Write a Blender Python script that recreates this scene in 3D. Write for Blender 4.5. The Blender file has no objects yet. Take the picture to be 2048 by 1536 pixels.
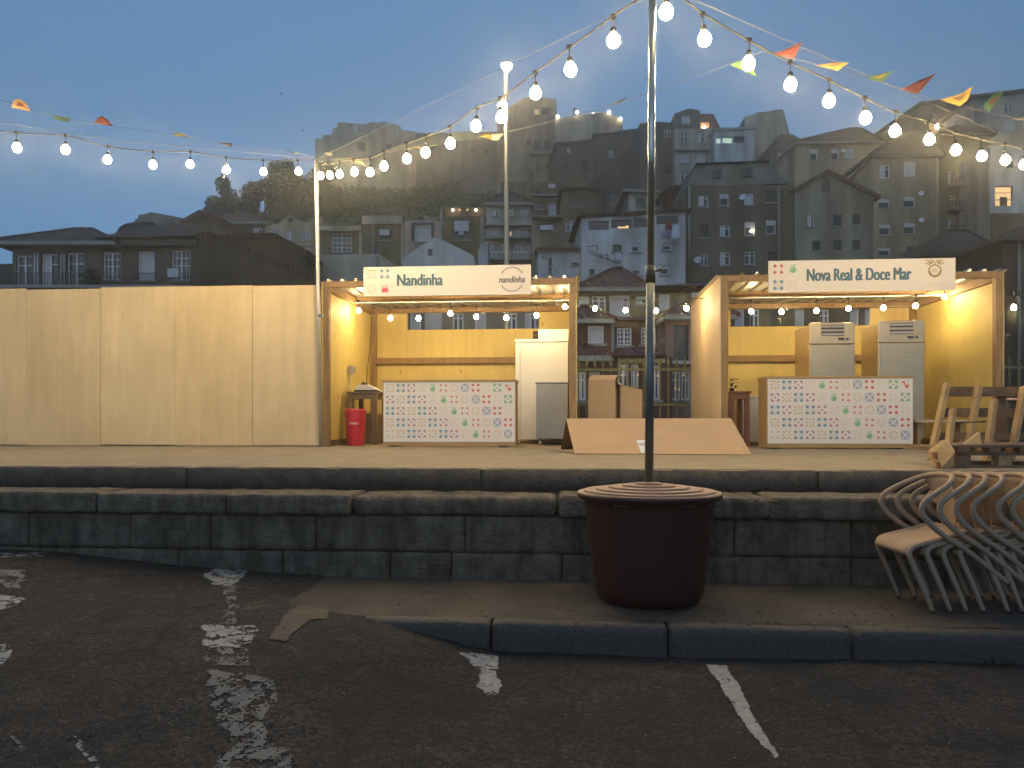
import bpy, bmesh, math, random
from mathutils import Vector, Matrix, noise
import numpy as np
random.seed(7)
S = bpy.context.scene
COL = S.collection
R = math.radians
PSI = R(4.68); F = 1538.0; CX = 1024.0; HY = 845.0; EYE = 1.28
CP, SP = math.cos(PSI), math.sin(PSI)

# ------------------------------------------------------------------ camera, world, exposure
cd = bpy.data.cameras.new('camera'); cam = bpy.data.objects.new('camera', cd); COL.objects.link(cam)
cd.sensor_width = 36; cd.lens = F/2048*36; cd.shift_y = (HY-768)/2048
cd.clip_start = .1; cd.clip_end = 3000
cam.location = (0, 0, EYE); cam.rotation_euler = (R(90), 0, PSI)
S.camera = cam
W = bpy.data.worlds.new('World'); S.world = W; W.use_nodes = True
wn, wl = W.node_tree.nodes, W.node_tree.links
sky = wn.new('ShaderNodeTexSky'); sky.sky_type = 'NISHITA'; sky.sun_disc = False
sky.sun_elevation = R(6); sky.sun_rotation = R(165); sky.ozone_density = 2.5; sky.dust_density = .3
tc = wn.new('ShaderNodeTexCoord'); mp = wn.new('ShaderNodeMapping'); mp.vector_type = 'POINT'
mp.inputs['Location'].default_value = (0, 0, .6); mp.inputs['Scale'].default_value = (1, 1, .5)
nv = wn.new('ShaderNodeVectorMath'); nv.operation = 'NORMALIZE'
wl.new(tc.outputs['Generated'], mp.inputs['Vector']); wl.new(mp.outputs[0], nv.inputs[0])
wl.new(nv.outputs[0], sky.inputs['Vector'])
bg = wn['Background']; wl.new(sky.outputs[0], bg.inputs[0]); bg.inputs[1].default_value = .175
S.view_settings.view_transform = 'Standard'; S.view_settings.look = 'None'
S.view_settings.gamma = 1; S.view_settings.exposure = 1.05
sd_ = bpy.data.lights.new('afterglow_sun', 'SUN'); sd_.energy = .24; sd_.angle = R(50); sd_.color = (.80, .88, 1)
so_ = bpy.data.objects.new('afterglow_sun', sd_); COL.objects.link(so_); so_.rotation_euler = (R(78), 0, R(-12)); so_.location = (0, -20, 20)
BULB = 178.0      # radiance of the festoon bulbs
S.render.engine = 'CYCLES'
c = S.cycles
c.use_denoising = True; c.caustics_reflective = False; c.caustics_refractive = False
c.max_bounces = 6; c.diffuse_bounces = 3; c.glossy_bounces = 3; c.transparent_max_bounces = 8
c.sample_clamp_indirect = 4; c.sample_clamp_direct = 0

# ------------------------------------------------------------------ pixel to place
def D(px, py, d):
    a = (px-CX)/F*d
    return Vector((a*CP - d*SP, a*SP + d*CP, EYE + (HY-py)/F*d))
def P(px, py, Y):
    u = (px-CX)/F
    return D(px, py, Y/(CP+u*SP))
def depth_on(px, Y): return Y/(CP+(px-CX)/F*SP)
def sm(t): t = max(0., min(1., t)); return t*t*(3-2*t)
ZP = .916          # platform surface
ZD = [-60, 16.3, 17.5, 24, 30, 38, 45, 60, 80, 100, 120, 135, 150, 200, 400, 1500]
ZH = [0, 0, -1.5, -2, -1, 2, 4.5, 9, 16, 24, 34, 40, 43, 42, 20, 0]
def ground(x, y):
    d = -x*SP+y*CP
    if d < 16.3:
        z = .17*sm((-.35-.65*sm((y-4.25)/.5)-x)/.95)*sm((y-2.2)/2.1)
        if d < -20: z += 5*sm((-20-d)/22)  # added rise behind the camera, unseen, blocks light from the low sky
        z += .15*sm((-1.9-x)/2.6)*sm((y-2.6)/3.)
        if y < 7 and abs(x) < 12:
            z += .014*noise.noise(Vector((x*.9, y*.9, 1))) + .006*noise.noise(Vector((x*4, y*4, 5)))
        return z
    px = CX+F*(x*CP+y*SP)/d
    m = np.interp(px, [-1500, 0, 300, 480, 620, 3000], [.3, .45, .62, .8, 1, 1])
    z = float(np.interp(d, ZD, ZH))
    m *= 1+.19*float(np.interp(px, [560, 620, 985, 1050], [0, 1, 1, 0]))*float(np.interp(d, [60, 76, 96, 119, 122], [0, 1, .85, .5, 0]))
    z = -2+(z+2)*m if z > -2 else z
    return z + (.5*noise.noise(Vector((x*.1, y*.1, 0))) if d > 30 else 0)
def G(px, py, up=0):
    z = 0
    for _ in range(12):
        d = (EYE-z)*F/(py-HY); p = D(px, py, d); z = ground(p.x, p.y)*.6+z*.4
    p.z = ground(p.x, p.y)+up
    return p

# ------------------------------------------------------------------ materials
MT = {}
def M(name, col, rough=.6, metal=0, nz=.0, nscale=4, bump=0, bscale=30, col2=None, stretch=None, emit=0, spec=.5, dirt=0):
    if name in MT: return MT[name]
    m = bpy.data.materials.new(name); m.use_nodes = True; MT[name] = m
    n, l = m.node_tree.nodes, m.node_tree.links
    b = n['Principled BSDF']
    b.inputs['Base Color'].default_value = (*col, 1); b.inputs['Roughness'].default_value = rough
    b.inputs['Metallic'].default_value = metal; b.inputs['Specular IOR Level'].default_value = spec
    if emit:
        b.inputs['Emission Color'].default_value = (*col, 1); b.inputs['Emission Strength'].default_value = emit
    if nz or bump or dirt:
        t = n.new('ShaderNodeTexCoord'); mm = n.new('ShaderNodeMapping'); l.new(t.outputs['Object'], mm.inputs[0])
        if stretch: mm.inputs['Scale'].default_value = stretch
    if nz:
        x = n.new('ShaderNodeTexNoise'); x.inputs['Scale'].default_value = nscale; x.inputs['Detail'].default_value = 6
        x.inputs['Roughness'].default_value = .6
        l.new(mm.outputs[0], x.inputs['Vector'])
        r = n.new('ShaderNodeValToRGB'); r.color_ramp.elements[0].position = .3; r.color_ramp.elements[1].position = .7
        c2 = col2 or tuple(v*(1-nz) for v in col)
        r.color_ramp.elements[0].color = (*c2, 1); r.color_ramp.elements[1].color = (*col, 1)
        l.new(x.outputs[0], r.inputs[0]); out = r.outputs[0]
        if dirt:
            y = n.new('ShaderNodeTexNoise'); y.inputs['Scale'].default_value = nscale*.35; y.inputs['Detail'].default_value = 8
            m2 = n.new('ShaderNodeMapping'); m2.inputs['Scale'].default_value = (3, 3, .5); l.new(t.outputs['Object'], m2.inputs[0])
            l.new(m2.outputs[0], y.inputs['Vector'])
            r2 = n.new('ShaderNodeValToRGB'); r2.color_ramp.elements[0].position = .38; r2.color_ramp.elements[1].position = .6
            k = 1-dirt; r2.color_ramp.elements[0].color = (k, k, k*.95, 1); r2.color_ramp.elements[1].color = (1, 1, 1, 1)
            l.new(y.outputs[0], r2.inputs[0])
            mx = n.new('ShaderNodeMix'); mx.data_type = 'RGBA'; mx.blend_type = 'MULTIPLY'; mx.inputs[0].default_value = 1
            l.new(out, mx.inputs[6]); l.new(r2.outputs[0], mx.inputs[7]); out = mx.outputs[2]
        l.new(out, b.inputs['Base Color'])
    if bump:
        x = n.new('ShaderNodeTexNoise'); x.inputs['Scale'].default_value = bscale; x.inputs['Detail'].default_value = 5
        l.new(mm.outputs[0], x.inputs['Vector'])
        q = n.new('ShaderNodeBump'); q.inputs['Strength'].default_value = bump; q.inputs['Distance'].default_value = .02
        l.new(x.outputs[0], q.inputs['Height']); l.new(q.outputs[0], b.inputs['Normal'])
    return m
def plywood(name, col, knots=.5):
    if name in MT: return MT[name]
    m = M(name, col, .62, nz=.16, nscale=1.6, stretch=(5, 5, .55), bump=.15, bscale=9)
    n, l = m.node_tree.nodes, m.node_tree.links; b = n['Principled BSDF']
    src = b.inputs['Base Color'].links[0].from_socket
    t = n['Texture Coordinate']; mp_ = n.new('ShaderNodeMapping'); mp_.inputs['Scale'].default_value = (1, 1, .45)
    l.new(t.outputs['Object'], mp_.inputs[0])
    v = n.new('ShaderNodeTexVoronoi'); v.inputs['Scale'].default_value = 3.2; l.new(mp_.outputs[0], v.inputs['Vector'])
    r = n.new('ShaderNodeValToRGB'); r.color_ramp.elements[0].position = .03; r.color_ramp.elements[1].position = .085
    k = 1-knots; r.color_ramp.elements[0].color = (k, k*.85, k*.7, 1); r.color_ramp.elements[1].color = (1, 1, 1, 1)
    l.new(v.outputs['Distance'], r.inputs[0])
    w = n.new('ShaderNodeTexNoise'); w.inputs['Scale'].default_value = 1.1; w.inputs['Detail'].default_value = 3
    l.new(t.outputs['Object'], w.inputs['Vector'])
    r2 = n.new('ShaderNodeValToRGB'); r2.color_ramp.elements[0].position = .35; r2.color_ramp.elements[1].position = .75
    r2.color_ramp.elements[0].color = (.86, .84, .8, 1); r2.color_ramp.elements[1].color = (1, 1, 1, 1)
    l.new(w.outputs[0], r2.inputs[0])
    a = n.new('ShaderNodeMix'); a.data_type = 'RGBA'; a.blend_type = 'MULTIPLY'; a.inputs[0].default_value = 1
    l.new(src, a.inputs[6]); l.new(r.outputs[0], a.inputs[7])
    a2 = n.new('ShaderNodeMix'); a2.data_type = 'RGBA'; a2.blend_type = 'MULTIPLY'; a2.inputs[0].default_value = 1
    l.new(a.outputs[2], a2.inputs[6]); l.new(r2.outputs[0], a2.inputs[7])
    l.new(a2.outputs[2], b.inputs['Base Color'])
    return m
def rooftile(name, col):
    if name in MT: return MT[name]
    m = M(name, col, .8, nz=.5, nscale=1.2, col2=tuple(v*.45 for v in col))
    n, l = m.node_tree.nodes, m.node_tree.links; b = n['Principled BSDF']
    t = n['Texture Coordinate']
    w = n.new('ShaderNodeTexWave'); w.bands_direction = 'X'; w.inputs['Scale'].default_value = 2.0; w.inputs['Distortion'].default_value = .3
    w2 = n.new('ShaderNodeTexWave'); w2.bands_direction = 'Z'; w2.inputs['Scale'].default_value = 1.6; w2.wave_profile = 'SAW'
    l.new(t.outputs['Object'], w.inputs['Vector']); l.new(t.outputs['Object'], w2.inputs['Vector'])
    ad = n.new('ShaderNodeMath'); l.new(w.outputs['Fac'], ad.inputs[0]); l.new(w2.outputs['Fac'], ad.inputs[1])
    q = n.new('ShaderNodeBump'); q.inputs['Strength'].default_value = .8; q.inputs['Distance'].default_value = .12
    l.new(ad.outputs[0], q.inputs['Height']); l.new(q.outputs[0], b.inputs['Normal'])
    return m

PLY = plywood('plywood_pale', (.66, .50, .31), .25)
PLYV = [plywood('plywood_%s' % k, v, .06) for k, v in (('honey', (.67, .52, .295)), ('cream', (.65, .51, .305)), ('tan', (.62, .485, .29)), ('sand', (.66, .525, .31)))]
PLYI = plywood('plywood_knotty', (.70, .55, .19), .55)
TIM = M('timber_brown', (.33, .19, .075), .6, nz=.4, nscale=3, stretch=(6, 6, 1), bump=.3, bscale=30)
TIMD = M('timber_dark', (.16, .095, .05), .65, nz=.4, nscale=3, bump=.3)
PALW = M('pallet_wood', (.40, .265, .12), .75, nz=.45, nscale=5, bump=.4, bscale=40)
PALD = M('pallet_wood_weathered', (.22, .13, .075), .8, nz=.5, nscale=5, bump=.4, bscale=40)
SIGN = M('sign_white', (.74, .66, .56), .45)
PANELW = M('counter_print_white', (.68, .64, .60), .4)
METAL = M('corrugated_metal', (.55, .55, .52), .38, .9, nz=.25, nscale=3)
STEEL = M('stainless_steel', (.60, .48, .30), .33, .82, nz=.2, nscale=3, stretch=(1, 1, 12), bump=.04, bscale=8)
STEELD = M('stainless_grey', (.42, .40, .36), .4, .7, nz=.1)  # greyer steel, used on the fridge door handles
WHITEP = M('white_enamel', (.72, .70, .66), .35)
GREYP = M('grey_enamel', (.40, .40, .39), .4)
BLACK = M('black_plastic', (.015, .015, .016), .45)
RUB = M('dark_rubber', (.02, .02, .02), .7)
CARD = M('cardboard', (.50, .33, .18), .8, nz=.12, nscale=3, bump=.06, bscale=12)
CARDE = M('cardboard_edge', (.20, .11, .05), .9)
WIRE = M('cable_dark', (.035, .035, .03), .9, spec=.1)
STRAND = M('steel_strand', (.12, .12, .12), .8, .0, spec=.2)
GLOW = M('lit_bulb_glass', (1, .75, .39), .3, emit=BULB)
GLASS = M('window_glass_dark', (.018, .02, .022), .12)
FRW = M('window_frame_white', (.62, .64, .66), .5)
FRD = M('window_frame_dark', (.07, .05, .04), .6)
CURT = M('curtain_white', (.55, .57, .60), .8, nz=.2, nscale=3)
LITW = M('lit_window_warm', (1, .62, .26), .5, emit=.42)
LITC = M('lit_window_cool', (.75, 1, .72), .5, emit=.28)
LITD = M('lit_window_dim', (1, .7, .4), .5, emit=.11)
LAMPW = M('far_lamp', (1, .85, .6), .5, emit=14)
FENCEM = M('fence_paint_gold_green', (.16, .17, .075), .6, .1, nz=.3, nscale=8)

# ------------------------------------------------------------------ mesh helpers
class MB:
    def __init__(s): s.v = []; s.f = []; s.m = []; s.ms = []; s.smooth = []
    def mi(s, m):
        if m not in s.ms: s.ms.append(m)
        return s.ms.index(m)
    def face(s, pts, m, sm_=False):
        i = len(s.v); s.v += [tuple(p) for p in pts]; s.f.append(tuple(range(i, i+len(pts)))); s.m.append(s.mi(m)); s.smooth.append(sm_)
        return s
    def raw(s, vs, fs, m, sm_=False):
        i = len(s.v); s.v += [tuple(p) for p in vs]; k = s.mi(m)
        for f in fs: s.f.append(tuple(i+j for j in f)); s.m.append(k); s.smooth.append(sm_)
        return s
    def box(s, x0, x1, y0, y1, z0, z1, m):
        if x0 > x1: x0, x1 = x1, x0
        if y0 > y1: y0, y1 = y1, y0
        if z0 > z1: z0, z1 = z1, z0
        v = [(x, y, z) for x in (x0, x1) for y in (y0, y1) for z in (z0, z1)]
        return s.raw(v, [(0, 1, 3, 2), (4, 6, 7, 5), (0, 4, 5, 1), (2, 3, 7, 6), (0, 2, 6, 4), (1, 5, 7, 3)], m)
    def bar(s, a, b, w, t, m, up=(0, 0, 1)):
        a, b = Vector(a), Vector(b); d = (b-a).normalized(); u = Vector(up)
        x = d.cross(u)
        if x.length < 1e-4: x = d.cross(Vector((0, 1, 0)))
        x.normalize(); y = x.cross(d).normalized()
        v = [p+x*sx*w/2+y*sy*t/2 for p in (a, b) for sx in (-1, 1) for sy in (-1, 1)]
        return s.raw(v, [(0, 1, 3, 2), (4, 6, 7, 5), (0, 4, 5, 1), (2, 3, 7, 6), (0, 2, 6, 4), (1, 5, 7, 3)], m)
    def tube(s, pts, r, m, n=8, cap=True):
        pts = [Vector(p) for p in pts]; rs = r if isinstance(r, (list, tuple)) else [r]*len(pts)
        vs = []; fs = []; ref = None
        for i, p in enumerate(pts):
            d = (pts[min(i+1, len(pts)-1)]-pts[max(i-1, 0)]).normalized()
            if ref is None:
                ref = Vector((0, 0, 1)) if abs(d.z) < .9 else Vector((1, 0, 0))
            x = (ref-d*ref.dot(d)).normalized(); ref = x; y = d.cross(x)
            for k in range(n):
                a = 2*math.pi*k/n; vs.append(p+(x*math.cos(a)+y*math.sin(a))*rs[i])
        for i in range(len(pts)-1):
            for k in range(n):
                fs.append((i*n+k, i*n+(k+1) % n, (i+1)*n+(k+1) % n, (i+1)*n+k))
        if cap: fs += [tuple(range(n-1, -1, -1)), tuple((len(pts)-1)*n+k for k in range(n))]
        return s.raw(vs, fs, m, True)
    def lathe(s, prof, c, m, n=32, sm_=True):
        vs = []; fs = []
        for r, z in prof:
            for k in range(n):
                a = 2*math.pi*k/n; vs.append((c[0]+r*math.cos(a), c[1]+r*math.sin(a), c[2]+z))
        for i in range(len(prof)-1):
            for k in range(n): fs.append((i*n+k, i*n+(k+1) % n, (i+1)*n+(k+1) % n, (i+1)*n+k))
        if prof[0][0] > 1e-4: fs.append(tuple(range(n-1, -1, -1)))
        if prof[-1][0] > 1e-4: fs.append(tuple((len(prof)-1)*n+k for k in range(n)))
        return s.raw(vs, fs, m, sm_)
    def prism(s, poly, y0, y1, m, cap=True):      # poly in (x, z), counter-clockwise seen from -y
        n = len(poly); vs = [(x, y0, z) for x, z in poly]+[(x, y1, z) for x, z in poly]
        fs = [(i, i+n, (i+1) % n+n, (i+1) % n) for i in range(n)]
        if cap: fs += [tuple(range(n)), tuple(range(2*n-1, n-1, -1))]
        return s.raw(vs, fs, m)
    def rough(s, x0, x1, y0, y1, z0, z1, m, cell=.05, amp=.01, rnd=.03, seed=0):
        nx = max(2, int((x1-x0)/cell)); ny = max(2, int((y1-y0)/cell)); nz = max(2, int((z1-z0)/cell))
        idx = {}; vs = []; fs = []; c_ = Vector(((x0+x1)/2, (y0+y1)/2, (z0+z1)/2)); h = Vector(((x1-x0)/2, (y1-y0)/2, (z1-z0)/2))
        def V(i, j, k):
            if (i, j, k) in idx: return idx[i, j, k]
            p = Vector((x0+(x1-x0)*i/nx, y0+(y1-y0)*j/ny, z0+(z1-z0)*k/nz)); q = p-c_
            inner = Vector([max(-(h[a]-rnd), min(h[a]-rnd, q[a])) for a in range(3)]); e = q-inner
            if e.length > 1e-6: q = inner+e.normalized()*min(rnd, e.length)
            p = c_+q
            nv_ = noise.noise_vector(p*7+Vector((seed, 0, 0)))*amp + noise.noise_vector(p*25+Vector((seed, 3, 0)))*amp*.35
            idx[i, j, k] = len(vs); vs.append(p+nv_); return idx[i, j, k]
        for i in range(nx):
            for j in range(ny):
                fs.append((V(i, j, 0), V(i, j+1, 0), V(i+1, j+1, 0), V(i+1, j, 0)))
                fs.append((V(i, j, nz), V(i+1, j, nz), V(i+1, j+1, nz), V(i, j+1, nz)))
            for k in range(nz):
                fs.append((V(i, 0, k), V(i+1, 0, k), V(i+1, 0, k+1), V(i, 0, k+1)))
                fs.append((V(i, ny, k), V(i, ny, k+1), V(i+1, ny, k+1), V(i+1, ny, k)))
        for j in range(ny):
            for k in range(nz):
                fs.append((V(0, j, k), V(0, j, k+1), V(0, j+1, k+1), V(0, j+1, k)))
                fs.append((V(nx, j, k), V(nx, j+1, k), V(nx, j+1, k+1), V(nx, j, k+1)))
        return s.raw(vs, fs, m, True)
    def build(s, name, parent=None, loc=None, rz=0, bevel=0):
        me = bpy.data.meshes.new(name); me.from_pydata(s.v, [], s.f)
        for m in s.ms: me.materials.append(m)
        me.polygons.foreach_set('material_index', s.m); me.polygons.foreach_set('use_smooth', s.smooth); me.update()
        o = bpy.data.objects.new(name, me); COL.objects.link(o)
        if parent: o.parent = parent
        if loc is not None: o.location = loc
        if rz: o.rotation_euler.z = rz
        if bevel:
            b = o.modifiers.new('bevel', 'BEVEL'); b.width = bevel; b.segments = 2; b.limit_method = 'ANGLE'
        return o
def tag(o, label=None, cat=None, group=None, kind=None):
    if label: o['label'] = label
    if cat: o['category'] = cat
    if group: o['group'] = group
    if kind: o['kind'] = kind
    return o
def thing(name, label, cat, loc=(0, 0, 0), rz=0, group=None):
    o = bpy.data.objects.new(name, None); COL.objects.link(o); o.location = loc; o.rotation_euler.z = rz
    o.empty_display_size = .2
    return tag(o, label, cat, group)
def copy_tree(o, parent=None):
    k = o.copy(); COL.objects.link(k)
    if parent: k.parent = parent
    for ch in list(o.children): copy_tree(ch, k)
    return k
def spline(pts, n=6):
    pts = [Vector(p) for p in pts]; out = []
    for i in range(len(pts)-1):
        p0, p1, p2, p3 = pts[max(i-1, 0)], pts[i], pts[i+1], pts[min(i+2, len(pts)-1)]
        for k in range(n):
            t = k/n
            out.append(.5*((2*p1)+(p2-p0)*t+(2*p0-5*p1+4*p2-p3)*t*t+(-p0+3*p1-3*p2+p3)*t**3))
    return out+[pts[-1]]
def text_mesh(txt, x0, x1, z0, z1, y, m, name, parent, bold=.02, shear=0, depth=.002, smallcaps=False):
    cu = bpy.data.curves.new('t', 'FONT'); cu.body = txt; cu.offset = 0; cu.shear = shear; cu.extrude = 0
    o = bpy.data.objects.new('t', cu); COL.objects.link(o)
    bpy.context.view_layer.update()
    me = bpy.data.meshes.new_from_object(o.evaluated_get(bpy.context.evaluated_depsgraph_get()))
    bpy.data.objects.remove(o)
    xs = [v.co.x for v in me.vertices]; ys = [v.co.y for v in me.vertices]
    ax, bx, ay, by = min(xs), max(xs), min(ys), max(ys)
    for v in me.vertices:
        v.co = Vector((x0+(v.co.x-ax)/(bx-ax)*(x1-x0), y, z0+(v.co.y-ay)/(by-ay)*(z1-z0)))
    if bold:
        bm = bmesh.new(); bm.from_mesh(me); g0 = list(bm.verts)+list(bm.edges)+list(bm.faces); W_ = (z1-z0)*bold*1.9
        for i_, (dx, dz) in enumerate(((W_, 0), (-W_, 0), (W_*.5, W_*.5), (-W_*.5, W_*.5))):
            q = bmesh.ops.duplicate(bm, geom=g0)['geom']
            for v in q:
                if isinstance(v, bmesh.types.BMVert): v.co += Vector((dx, -.0002*(i_+1), dz))
        bm.to_mesh(me); bm.free()
    me.materials.clear(); me.materials.append(m); me.name = name
    k = bpy.data.objects.new(name, me); COL.objects.link(k); k.parent = parent
    return k

# ------------------------------------------------------------------ ground sheet
def lines(a):
    out = []
    for lo, hi, st in a: out += list(np.arange(lo, hi, st))
    return out+[a[-1][1]]
xs = lines([(-1500, -300, 300), (-300, -80, 12), (-80, -12, 4), (-12, -6, .5), (-6, 4, .06), (4, 12, .5), (12, 100, 4), (100, 300, 12), (300, 1500, 300)])
ys = lines([(-1500, -60, 300), (-60, -6, 9), (-6, 1.5, .75), (1.5, 5.8, .06), (5.8, 16, 2), (16, 46, 1.5), (46, 170, 4), (170, 400, 20), (400, 1500, 220)])
vs = [(x, y, ground(x, y)) for y in ys for x in xs]
nx = len(xs)
fs = [(j*nx+i, j*nx+i+1, (j+1)*nx+i+1, (j+1)*nx+i) for j in range(len(ys)-1) for i in range(nx-1)]

def asphalt():
    m = bpy.data.materials.new('worn_asphalt'); m.use_nodes = True
    n, l = m.node_tree.nodes, m.node_tree.links; b = n['Principled BSDF']; b.inputs['Roughness'].default_value = .85
    t = n.new('ShaderNodeTexCoord')
    def nz(sc, det=6, ro=.6):
        x = n.new('ShaderNodeTexNoise'); x.inputs['Scale'].default_value = sc; x.inputs['Detail'].default_value = det
        x.inputs['Roughness'].default_value = ro; l.new(t.outputs['Object'], x.inputs['Vector']); return x.outputs[0]
    def ramp(src, p0, c0, p1, c1):
        r = n.new('ShaderNodeValToRGB'); e = r.color_ramp.elements; e[0].position = p0; e[1].position = p1
        e[0].color = (*c0, 1); e[1].color = (*c1, 1); l.new(src, r.inputs[0]); return r.outputs[0]
    def mul(a, b_, ty='MULTIPLY', fac=1):
        x = n.new('ShaderNodeMix'); x.data_type = 'RGBA'; x.blend_type = ty
        if isinstance(fac, (int, float)): x.inputs[0].default_value = fac
        else: l.new(fac, x.inputs[0])
        l.new(a, x.inputs[6]); l.new(b_, x.inputs[7]); return x.outputs[2]
    base = ramp(nz(1.3, 8, .65), .36, (.009, .0085, .008), .66, (.05, .041, .034))
    stain = ramp(nz(.7, 4), .35, (.62, .6, .58), .55, (1, 1, 1))
    agg = ramp(nz(38, 4, .8), .44, (.12, .12, .12), .6, (2.1, 2.0, 1.95))
    v = n.new('ShaderNodeTexVoronoi'); v.inputs['Scale'].default_value = 95; l.new(t.outputs['Object'], v.inputs['Vector'])
    sp = ramp(v.outputs['Distance'], .12, (2.2, 2.1, 2.0), .25, (.9, .9, .9))
    v2 = n.new('ShaderNodeTexVoronoi'); v2.inputs['Scale'].default_value = 26; l.new(t.outputs['Object'], v2.inputs['Vector'])
    pit = ramp(v2.outputs['Distance'], .12, (.15, .15, .15), .28, (1, 1, 1))
    med = ramp(nz(7, 5, .7), .4, (.5, .48, .47), .62, (1.35, 1.32, 1.3))
    c0 = mul(mul(mul(mul(mul(base, stain), agg), sp), pit), med)
    nzv = n.new('ShaderNodeTexNoise'); nzv.inputs['Scale'].default_value = 2.5; nzv.inputs['Detail'].default_value = 5; l.new(t.outputs['Object'], nzv.inputs['Vector'])
    mxv = n.new('ShaderNodeMix'); mxv.data_type = 'RGBA'; mxv.blend_type = 'LINEAR_LIGHT'; mxv.inputs[0].default_value = .22
    l.new(t.outputs['Object'], mxv.inputs[6]); l.new(nzv.outputs['Color'], mxv.inputs[7])
    ve = n.new('ShaderNodeTexVoronoi'); ve.feature = 'DISTANCE_TO_EDGE'; ve.inputs['Scale'].default_value = .75; l.new(mxv.outputs[2], ve.inputs['Vector'])
    crack = ramp(ve.outputs['Distance'], .004, (.22, .2, .19), .016, (1, 1, 1)); c0 = mul(c0, crack)
    rust = ramp(nz(.9, 3), .62, (0, 0, 0), .72, (.5, .5, .5))
    rc = n.new('ShaderNodeRGB'); rc.outputs[0].default_value = (.085, .045, .03, 1)
    c0 = mul(c0, rc.outputs[0], 'MIX', rust)
    l.new(c0, b.inputs['Base Color'])
    q = n.new('ShaderNodeBump'); q.inputs['Strength'].default_value = 1; q.inputs['Distance'].default_value = .035
    ad = n.new('ShaderNodeMath'); l.new(nz(42, 4, .8), ad.inputs[0]); l.new(nz(9, 4), ad.inputs[1])
    l.new(ad.outputs[0], q.inputs['Height']); l.new(q.outputs[0], b.inputs['Normal'])
    return m
ASPH = asphalt()
HILLM = M('hillside_soil', (.075, .08, .035), .9, nz=.6, nscale=.25, bump=.6, bscale=1)
g = MB(); g.ms = [ASPH, HILLM]; g.v = vs; g.f = fs
g.m = [0 if vs[f[0]][1] < 15.9 else 1 for f in fs]; g.smooth = [True]*len(fs)
tag(g.build('ground'), kind='structure')

# pavement and kerb
PAVE = M('pavement_concrete', (.085, .062, .045), .85, nz=.55, nscale=2.2, bump=.5, bscale=28, dirt=.45, col2=(.035, .03, .027))
KERB = M('kerb_granite', (.085, .068, .055), .75, nz=.5, nscale=60, bump=.35, bscale=60, col2=(.035, .03, .026))
ZV = .154; YK = 4.27
m = MB(); pave_x = lines([(-2.3, 8, .1), (8, 60, 4)])
def pv_z(x, y): return ZV+.004*noise.noise(Vector((x*2, y*2, 9)))
ysp = [YK+.13, 4.6, 4.9, 5.2, 5.5]
for i in range(len(pave_x)-1):
    a, b_ = pave_x[i], pave_x[i+1]
    for j in range(4):
        m.face([(a, ysp[j], pv_z(a, ysp[j])), (b_, ysp[j], pv_z(b_, ysp[j])), (b_, ysp[j+1], pv_z(b_, ysp[j+1])), (a, ysp[j+1], pv_z(a, ysp[j+1]))], PAVE, True)
tag(m.build('pavement'), kind='structure')
m = MB(); x = -1.22; i = 0
for L in (.75, .98, .98, 1.0, 1.0, 1, 1, 1, 1, 1, 1):
    m.rough(x+.004, x+L-.004, YK, YK+.135, -.15, ZV+.004, KERB, .045, .003, .014, i); x += L; i += 1
tag(m.build('kerb'), kind='structure')
# tan stone flush with the asphalt where the kerb starts
STONE = M('flush_stone', (.085, .062, .045), .85, nz=.35, nscale=8, bump=.3)
def patch(name, poly, mat, up, cell, thr, seed, ragged=1., tagkw=None):
    """little cells inside a polygon of ground points, dropped where the paint has worn away"""
    pts = [G(*p) for p in poly]; x0 = min(p.x for p in pts); x1 = max(p.x for p in pts); y0 = min(p.y for p in pts); y1 = max(p.y for p in pts)
    def inside(x, y):
        r = False; j = len(pts)-1
        for i in range(len(pts)):
            a, b_ = pts[i], pts[j]
            if (a.y > y) != (b_.y > y) and x < (b_.x-a.x)*(y-a.y)/(b_.y-a.y)+a.x: r = not r
            j = i
        return r
    mb = MB(); nx_ = int((x1-x0)/cell)+1; ny_ = int((y1-y0)/cell)+1; idx = {}; vs_ = []; fs_ = []
    def V(i, j):
        if (i, j) not in idx:
            x = x0+i*cell; y = y0+j*cell; jx = noise.noise(Vector((x*70, y*70, seed)))*cell*.8; jy = noise.noise(Vector((x*70, y*70, seed+9)))*cell*.8
            idx[i, j] = len(vs_); vs_.append((x+jx, y+jy, ground(x, y)+up))
        return idx[i, j]
    for i in range(nx_):
        for j in range(ny_):
            x = x0+(i+.5)*cell; y = y0+(j+.5)*cell
            wx = noise.noise(Vector((x*9, y*9, seed+3)))*.03*ragged; wy = noise.noise(Vector((x*9, y*9, seed+5)))*.03*ragged
            nn = noise.fractal(Vector((x*13, y*13, seed)), .8, 2.2, 4)+.5*noise.noise(Vector((x*38, y*38, seed+2)))+.6*noise.noise(Vector((x*95, y*95, seed+6)))
            if inside(x+wx, y+wy) and nn > thr: fs_.append((V(i, j), V(i+1, j), V(i+1, j+1), V(i, j+1)))
    mb.raw(vs_, fs_, mat, True); return tag(mb.build(name), kind='structure')
PAINT = M('worn_white_paint', (.33, .32, .30), .8, nz=.4, nscale=22, bump=.3, bscale=60)
PAINTF = M('faded_white_paint', (.17, .16, .145), .85, nz=.45, nscale=30, bump=.3, bscale=60)
patch('road_marking', [(1412, 1330), (1452, 1332), (1478, 1372), (1500, 1420), (1556, 1512), (1552, 1518), (1500, 1468), (1462, 1408)], PAINT, .004, .008, -.55, 1, .35)
patch('road_marking', [(918, 1304), (1000, 1314), (985, 1342), (1000, 1362), (998, 1388), (975, 1398), (955, 1372), (965, 1345)], PAINT, .004, .008, -.3, 2)
patch('road_marking', [(408, 1150), (430, 1138), (497, 1143), (480, 1160), (470, 1172), (425, 1170)], PAINT, .004, .01, -.25, 3)
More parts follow.
